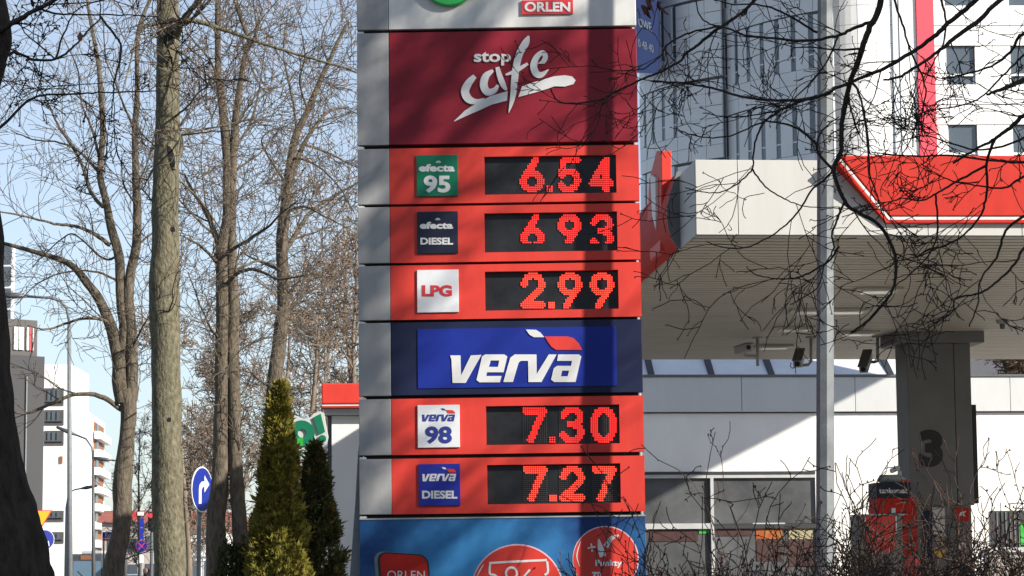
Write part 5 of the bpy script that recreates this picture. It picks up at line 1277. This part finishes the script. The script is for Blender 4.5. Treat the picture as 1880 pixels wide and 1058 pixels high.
# ================================================================== CONIFERS
def conifer(px, Y, ytop, wpx, label, mat, n, seed, size=.085):
    g = np.random.default_rng(seed); b = at(px, 1045, Y); H = at(px, ytop, Y).z; W_ = wpx / 2 * Y / 4500
    t = thing('thuja', label, 'conifer', V3((b.x, Y, 0)))
    part('trunk', MB().tube([(b.x, Y, 0), (b.x, Y, H * .5), (b.x, Y, H * .94)], [.06, .04, .01], 8), K['bark_brown'], t)
    nc = n // 80; hc = g.random(nc) ** .85; tc = g.random(nc) * 2 * np.pi; push = 1 + .52 * (g.random(nc) - .6)
    ci = g.integers(0, nc, n); h = np.clip(hc[ci] + g.normal(0, .018, n), 0, 1); th = tc[ci] + g.normal(0, .17, n)
    prof = W_ * np.minimum(1, 1.12 * (1 - h) ** .72) * np.minimum(1, .75 + h * 1.2)
    rr = prof * push[ci] * (1 - .40 * g.random(n) ** 1.8) + .012
    C = np.stack([b.x + rr * np.cos(th), Y + rr * np.sin(th), .06 + h * (H - .10)], 1)
    outw = np.stack([np.cos(th), np.sin(th), np.zeros(n)], 1)
    d = outw * (.35 + .5 * g.random((n, 1))) + np.array([[0, 0, 1.0]]) * (.5 + .6 * g.random((n, 1))) + g.normal(0, .28, (n, 3)); d /= np.linalg.norm(d, axis=1, keepdims=True)
    s = np.cross(d, g.normal(0, 1, (n, 3))); s /= np.linalg.norm(s, axis=1, keepdims=True)
    L = (size * (.5 + .8 * g.random(n) + .9 * (g.random(n) > .97)))[:, None]
    # a flat spray: stem lobe and two side lobes
    nrm = np.cross(d, s)
    V_ = np.stack([C, C + d * L * .55 + s * L * .16 + nrm * L * .05, C + d * L, C + d * L * .55 - s * L * .16 - nrm * L * .05,
                   C + d * L * .15, C + d * L * .5 + s * L * .42, C + d * L * .78 + s * L * .5, C + d * L * .42 + s * L * .18,
                   C + d * L * .15, C + d * L * .42 - s * L * .18, C + d * L * .78 - s * L * .5, C + d * L * .5 - s * L * .42], 1).reshape(-1, 3)
    F_ = np.arange(n * 12).reshape(-1, 4)
    dead = (np.sin(7 * h + 3 * th + seed) * np.sin(19 * h - 5 * th) > .72) & (g.random(n) < .6); dq = np.repeat(dead, 3)
    npart('foliage', V_, F_[~dq], mat, t, False)['kind'] = 'stuff'
    npart('brown_sprays', V_, F_[dq], K['thuja_brown'], t, False)['kind'] = 'stuff'
    return t
conifer(512, 27.3, 703, 128, 'tall pointed yellow-green conifer left of the pylon', K['thuja'], 34000, 3, .068)
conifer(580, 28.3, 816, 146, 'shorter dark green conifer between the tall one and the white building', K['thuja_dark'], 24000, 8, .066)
def round_shrub(px, Y, ytop, wpx, label, seed):
    g = np.random.default_rng(seed); n = 7000; b = at(px, 1045, Y); H = at(px, ytop, Y).z; W_ = wpx / 2 * Y / 4500
    t = thing('evergreen_shrub', label, 'shrub', V3((b.x, Y, 0)))
    part('stem', MB().tube([(b.x, Y, 0), (b.x + .02, Y, H * .4), (b.x, Y, H * .8)], [.05, .03, .01], 7), K['bark_brown'], t)
    v = g.normal(0, 1, (n, 3)); v /= np.linalg.norm(v, axis=1, keepdims=True); r = (1 - .4 * g.random(n) ** 2) * (1 + .1 * np.sin(7 * v[:, 0] + 5 * v[:, 2]) + .08 * np.sin(15 * v[:, 1] + 9 * v[:, 2]))
    C = np.stack([b.x + v[:, 0] * r * W_, Y + v[:, 1] * r * W_, H * .5 + v[:, 2] * r * H * .47], 1)
    d = v + g.normal(0, .5, (n, 3)) + np.array([[0, 0, .5]]); d /= np.linalg.norm(d, axis=1, keepdims=True); s = np.cross(d, g.normal(0, 1, (n, 3))); s /= np.linalg.norm(s, axis=1, keepdims=True)
    L = (.05 * (.6 + .8 * g.random(n)))[:, None]
    V_ = np.stack([C, C + d * L * .5 + s * L * .3, C + d * L, C + d * L * .5 - s * L * .3], 1).reshape(-1, 3)
    npart('foliage', V_, np.arange(n * 4).reshape(-1, 4), K['thuja_dark'], t, False)['kind'] = 'stuff'
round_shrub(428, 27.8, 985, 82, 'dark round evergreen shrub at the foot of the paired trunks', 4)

# ================================================================== BARE HEDGE in front of the pylon and the station
random.seed(77)
hd = thing('bare_hedge', 'dense dark leafless hedge with small buds in front of the station', 'hedge', V3((2.2, 14.8, 0)))
TH_ = dict(n=[8, 5, 4], wob=[.20, .36, .4], up=[.03, .05, .05], kids=[7, 3, 0], ang=(25, 75), rmin=.003, kr=(.18, .38))
hs = []
for k in range(2250):
    x = random.uniform(.74, 4.6); y = random.uniform(12.9, 16.6)
    if x < 1.0 and (random.random() < .45 or y < 14.2): continue
    h = random.uniform(1.2, 1.62) * (.88 + .12 * math.sin(x * 3.1))
    if k > 1400: h = random.uniform(.9, 1.45)
    elif random.random() < .07: h = random.uniform(1.7, 2.0)
    d = V3((random.uniform(-.35, .35), random.uniform(-.3, .3), 1)).normalized()
    grow(hs, V3((x, y, 0)), d, h * 1.05, random.uniform(.004, .009), 0, TH_)
tubes('twigs', hs, 3, K['hedge_twig'], hd)['kind'] = 'stuff'
V_ = []; F_ = []
for pts, rad in hs:
    if len(pts) > 6: continue
    for p in pts[1:]:
        if random.random() < .42:
            s = random.uniform(.004, .0085); b = len(V_); q = p + rvec() * .006
            V_ += [q + V3((0, 0, s * 1.5)), q + V3((s, 0, 0)), q + V3((-s * .5, s * .8, 0)), q + V3((-s * .5, -s * .8, 0)), q - V3((0, 0, s))]
            F_ += [(b, b + 1, b + 2), (b, b + 2, b + 3), (b, b + 3, b + 1), (b + 4, b + 2, b + 1), (b + 4, b + 3, b + 2), (b + 4, b + 1, b + 3)]
npart('buds', np.array([tuple(q) for q in V_]), np.array(F_), K['bud'], hd, False)['kind'] = 'stuff'
